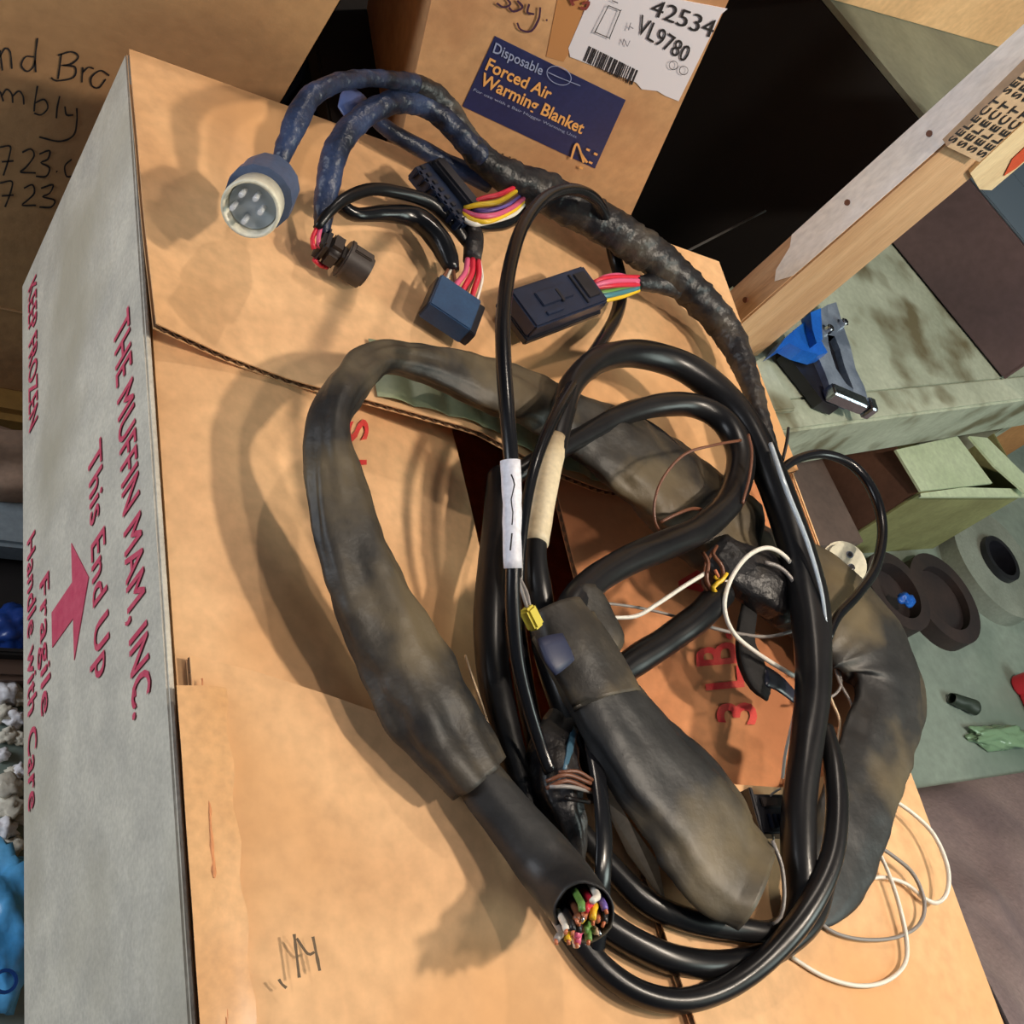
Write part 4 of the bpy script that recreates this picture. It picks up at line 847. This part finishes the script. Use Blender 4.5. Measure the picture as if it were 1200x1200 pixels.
# two dark cables in the gap
thing_tube('black_cable', 'black cable falling beside the thin labelled cable into the dark gap', 'cable', [(600, 690, 0, 9), (606, 740, 6, 11), (614, 800, 12, 12), (626, 860, 12, 12), (640, 910, 10, 12)], cable, seg=14)
thing_tube('black_cable', 'black cable along the lower left edge of the flat sleeve', 'cable', [(630, 700, 22, 14), (640, 750, 22, 18), (655, 800, 22, 20), (672, 850, 20, 18), (690, 900, 16, 12), (700, 940, 12, 10)], cable, seg=16)
# bundle of wrinkled tape
tb_ = empty('taped_bundle', P(650, 920, 2), 'wrinkled black tape bundle with brown wires beside the cut cable', 'bundle')
tube('bundle', [(664, 835, 18, 16), (650, 875, 20, 26), (650, 915, 20, 30), (660, 955, 18, 24), (672, 990, 14, 15), (678, 1010, 10, 8)], tape, tb_, folds=.2, wr=.1, wf=90, seg=30, step=.002)
tube('blue_smear', [(674, 853, 30, 3.5, .3), (668, 878, 34, 4, .3), (662, 903, 36, 3, .3)], C('blue_smear_paint', 58, 92, 112), tb_, seg=8, wr=.3, wf=200)
wires(tb_, [(wbrn, [(640+0, 916, 38, 2.5), (664, 908, 44, 2.8), (692, 918, 40, 2.6)]), (wbrn, [(640, 924, 38, 2.5), (664, 915, 44, 2.8), (692, 926, 38, 2.6)]), (wgry, [(644, 922, 40, 2.5), (668, 922, 43, 2.6), (694, 928, 36, 2.6)]), (wblk, [(664, 935, 36, 3), (690, 940, 28, 3)]), (wbrn, [(655, 905, 42, 2.2), (676, 904, 44, 2.5), (694, 914, 40, 2.4)])])
thing_tube('vinyl_strap', 'folded glossy black strap hanging vertically right of the cut cable end', 'strap', [(694, 870, 34, 10, .4), (703, 925, 40, 9, .4), (708, 980, 42, 10, .4), (706, 1030, 38, 10, .4), (704, 1075, 24, 10, .4), (700, 1120, 12, 8, .4)], vinyl, seg=18, ridge=.1)
# clear film scrap
sp_ = [P(x, y, h/1000) for x, y, h in ((692, 880, 20), (704, 935, 22), (735, 1000, 12), (780, 1060, 10), (770, 1010, 16), (735, 960, 24))]
cf_ = poly3('clear_film', sp_, shiny, None, .0006, (0, 0, 1)); tag(cf_, 'shiny scrap of clear tape beside the seam under the flat sleeve', 'tape')
# cut cable with wires at the centre right
jc = empty('cut_cable', P(780, 750, 12), 'short black cable end with yellow, brown and white wires at the centre right', 'cable')
tube('cable', [(695, 812, 16, 17), (740, 778, 20, 18), (785, 748, 24, 18), (820, 722, 28, 18), (846, 694, 30, 17)], cable, jc, seg=20, wr=.03)
wires(jc, [(wyel, [(842, 700, 34, 3), (836, 688, 38, 3), (846, 680, 42, 2.6), (852, 672, 44, 2.2)]), (wyel, [(848, 694, 34, 3), (845, 684, 36, 2.6), (838, 676, 40, 2.2)]), (wwht, [(848, 690, 32, 3), (852, 682, 34, 3), (840, 684, 30, 2.5)]),
    (wbrn, [(838, 698, 32, 2.8), (828, 680, 38, 2.8), (830, 660, 42, 2.6), (824, 648, 40, 2.4)]), (wbrn, [(836, 700, 30, 2.6), (824, 684, 34, 2.6), (826, 664, 36, 2.4), (836, 645, 38, 2.2)]), (wbrn, [(848, 686, 36, 2.6), (846, 664, 42, 2.6), (836, 650, 42, 2.4), (840, 640, 40, 2.2)]), (wcop, [(842, 676, 44, 2), (838, 668, 46, 2)]),
    (wwht, [(826, 672, 38, 2.6), (800, 688, 36, 2.6), (770, 708, 32, 2.6), (745, 722, 26, 2.6), (712, 724, 22, 2.4)]), (wgry, [(690, 705, 18, 1.8), (735, 710, 18, 1.8), (775, 718, 18, 1.8), (815, 730, 20, 1.8)])])
# dark torn cloth tape around the sleeve crossing
lt = empty('loose_tape', P(890, 770, 6), 'ragged strip of black cloth tape hanging right of the 3 LB. print', 'tape')
tube('strip', [(886, 690, 16, 9, .3), (878, 720, 18, 10, .3), (874, 755, 18, 11, .3), (884, 790, 16, 14, .3), (900, 812, 12, 8, .3)], mat('cloth_tape', srgb(20, 19, 20), .8, bump=.5, bscale=60), lt, folds=.25, seg=18)
tube('strip', [(893, 790, 16, 12, .3), (912, 800, 12, 9, .3), (932, 818, 10, 6, .3)], mat('tape_shiny', srgb(40, 42, 56), .3), lt, seg=14)
thing_tube('taped_joint', 'dark lumpy taped joint where sleeve and cables cross at the right', 'joint', [(838, 640, 20, 20, .6), (862, 662, 24, 28, .6), (892, 680, 26, 32, .55), (915, 700, 22, 26, .5), (925, 730, 18, 16, .5)], tape, folds=.12, wr=.03, seg=28, step=.002)
# yellow terminal
yt = empty('wire_terminal', P(622, 722, 52/1000), 'yellow crimp terminal on two grey wires above the sleeve collar', 'terminal')
q0 = P(617, 712, .062); q1 = P(629, 736, .058); M_ = frame(q0, q1-q0); L_ = float(np.linalg.norm(q1-q0))
b = bmesh.new(); bx(b, (L_/2, 0, 0), (L_, .0085, .0075), .0014); bmo('crimp_sleeve', b, yellow, yt, M_, autos=True)
wires(yt, [(wgry, [(607, 680, 62, 2.2), (612, 694, 63, 2.2), (618, 713, 62, 2.2)]), (wgry, [(609, 678, 60, 2.2), (617, 694, 61, 2.2), (621, 712, 61, 2.2)])])
# small black plug beneath the thick cable
q0 = P(878, 957, .010); q1 = P(922, 957, .012); M_ = frame(q0, q1-q0); L_ = float(np.linalg.norm(q1-q0))
sp = empty('small_plug', q0, 'small black ribbed plug left of the thick cable near the bottom', 'plug')
b = bmesh.new(); bx(b, (L_*.5, 0, 0), (L_*.86, .025, .012), .001); bmo('body', b, blackplast, sp, M_, autos=True)
b = bmesh.new(); bx(b, (0, 0, .001), (.003, .032, .014), .0006); bmo('end_plate', b, blackplast, sp, M_, autos=True)
for i in range(4):
    b = bmesh.new(); bx(b, (L_*.3+i*L_*.15, -.005, .0068), (.0022, .009, .0024), .0005); bmo('rib', b, blueplast, sp, M_, autos=True)
b = bmesh.new(); bx(b, (L_*.5, .007, .0068), (L_*.6, .006, .002), .0005); bmo('raised_key', b, brownplast, sp, M_, autos=True)
wires(sp, [(wwht, [(906, 980, 12, 1.4), (908, 1000, 14, 1.4)]), (wgry, [(898, 940, 14, 1.4), (905, 930, 18, 1.4), (915, 924, 24, 1.4)])])
# round cream cap with two holes
q0 = P(987, 662, .010); q1 = P(990, 661, .052); M_ = frame(q0, Vector(tuple(CAM-q0)).normalized()+Vector((.5, .3, .1)))
cp = empty('round_socket', q0, 'cream round socket with two dark holes at the right sleeve', 'socket')
b = bmesh.new(); cyl(b, (0, 0, 0), .0185, .016, 'X', seg=32, bev=.003); o = bmo('socket_body', b, cream, cp, M_, autos=True)
for yy, zz in ((-.004, .005), (.006, .001), (.001, -.009)):
    b = bmesh.new(); cyl(b, (.0075, yy, zz), .003, .0022, 'X', seg=14); bmo('hole_rim', b, metal, cp, M_, autos=True)
    b = bmesh.new(); cyl(b, (.0078, yy, zz), .002, .0022, 'X', seg=12); bmo('hole', b, blackplast, cp, M_, autos=True)
# ---- loose thin wires
W = [('white_wire', 'white wire looping left of the thick cable above the 3 LB. print', wwht, [(935, 676, 44, 2.8), (922, 654, 48, 2.8), (900, 642, 50, 2.8), (876, 652, 48, 2.8), (856, 680, 44, 2.8), (849, 712, 38, 2.8), (860, 742, 32, 2.8), (888, 766, 28, 2.8), (920, 786, 24, 2.8), (934, 794, 22, 2.8)]),
     ('white_wire', 'white wire running straight down beside the thick cable', wwht, [(934, 794, 22, 2.4), (932, 830, 20, 2.4), (926, 858, 18, 2.2), (920, 885, 16, 2), (917, 912, 14, 2)]),
     ('grey_wire', 'short grey wire arcing inside the white loop', wgry, [(896, 659, 44, 2.6), (912, 664, 46, 2.6), (926, 676, 46, 2.6), (936, 694, 44, 2.6)]),
     ('grey_wire', 'pale grey wire crossing the gap to the thick cable', wgry, [(828, 734, 22, 2.2), (862, 742, 20, 2.2), (900, 746, 22, 2.2), (936, 738, 26, 2.2)]),
     ('brown_wire', 'brown wire curving over the upper right of the sleeve', wbrn, [(790, 640, 34, 1.8), (768, 612, 42, 1.8), (772, 570, 52, 1.8), (800, 534, 62, 1.8), (835, 522, 66, 1.8), (868, 516, 62, 1.8)]),
     ('brown_wire', 'short brown wire with copper end beside the thin curved cable', wbrn, [(774, 612, 40, 2), (794, 602, 44, 2), (812, 596, 44, 2.2), (826, 600, 40, 2.2), (832, 614, 34, 2.2)]),
     ('brown_wire', 'short upright brown wire near the taped trunk', wbrn, [(877, 509, 68, 1.8), (881, 530, 66, 1.8), (878, 560, 60, 1.8), (870, 590, 54, 1.8)]),
     ('black_wire', 'tiny dark wire end sticking up beside the taped trunk', wblk, [(924, 501, 46, 1.8), (922, 518, 42, 2), (917, 540, 36, 2)]),
     ('cream_wire', 'cream wire looping over the right edge of the box top', wwht, [(1038, 932, 14, 2.5), (1068, 952, 16, 2.6), (1094, 978, 18, 2.8), (1110, 1015, 18, 3), (1110, 1045, 16, 3), (1098, 1058, 12, 3), (1082, 1052, 10, 2.6), (1062, 1036, 9, 2.4), (1035, 1028, 9, 2.6), (1005, 1032, 9, 2.6)]),
     ('cream_wire', 'cream wire making the lowest loop at the bottom right', wwht, [(1028, 994, 12, 2.2), (1040, 1020, 12, 2.4), (1052, 1055, 12, 2.8), (1062, 1100, 11, 3), (1060, 1130, 10, 3), (1038, 1150, 9, 3), (1005, 1155, 9, 3), (965, 1144, 9, 2.8), (928, 1122, 9, 2.6)]),
     ('grey_wire', 'grey wire looping between the two cream loops', wgry, [(1026, 990, 14, 2.2), (1045, 1002, 14, 2.4), (1070, 1024, 13, 2.5), (1083, 1056, 12, 2.6), (1078, 1082, 11, 2.6), (1052, 1098, 10, 2.4), (1012, 1101, 9, 2.4), (976, 1092, 9, 2.4), (952, 1072, 10, 2.4)]),
     ('grey_wire', 'short grey wire end beside the lower edge of the right sleeve', wgry, [(1027, 992, 13, 2), (1024, 1008, 12, 2), (1015, 1020, 10, 2), (1003, 1030, 9, 1.8)]),
     ('tan_wire', 'tan wire zigzagging in the gap behind the thick cable', wtan, [(966, 800, 12, 1.8), (975, 822, 12, 1.8), (984, 845, 11, 1.8), (982, 868, 10, 1.8), (988, 890, 9, 1.8)]),
     ('grey_wire', 'thin grey wire in the gap between thick cable and right sleeve', wgry, [(976, 772, 14, 1.8), (984, 800, 12, 1.8), (998, 828, 12, 1.8), (990, 855, 11, 1.8), (984, 892, 10, 1.8)]),
     ('grey_wire', 'curved grey wire crossing the zigzag wire', wgry, [(962, 818, 12, 1.8), (975, 816, 12, 1.8), (985, 804, 12, 1.8), (982, 782, 12, 1.8), (972, 765, 12, 1.8)]),
     ('tan_wire', 'tan wire standing beside the cuff of the long sleeve', wtan, [(545, 768, 18, 1.6), (552, 790, 20, 1.6), (566, 830, 22, 1.6), (574, 856, 22, 1.6)])]
for nm, lb, m_, pts in W: thing_tube(nm, lb, 'wire', pts, m_, seg=8, step=.003)
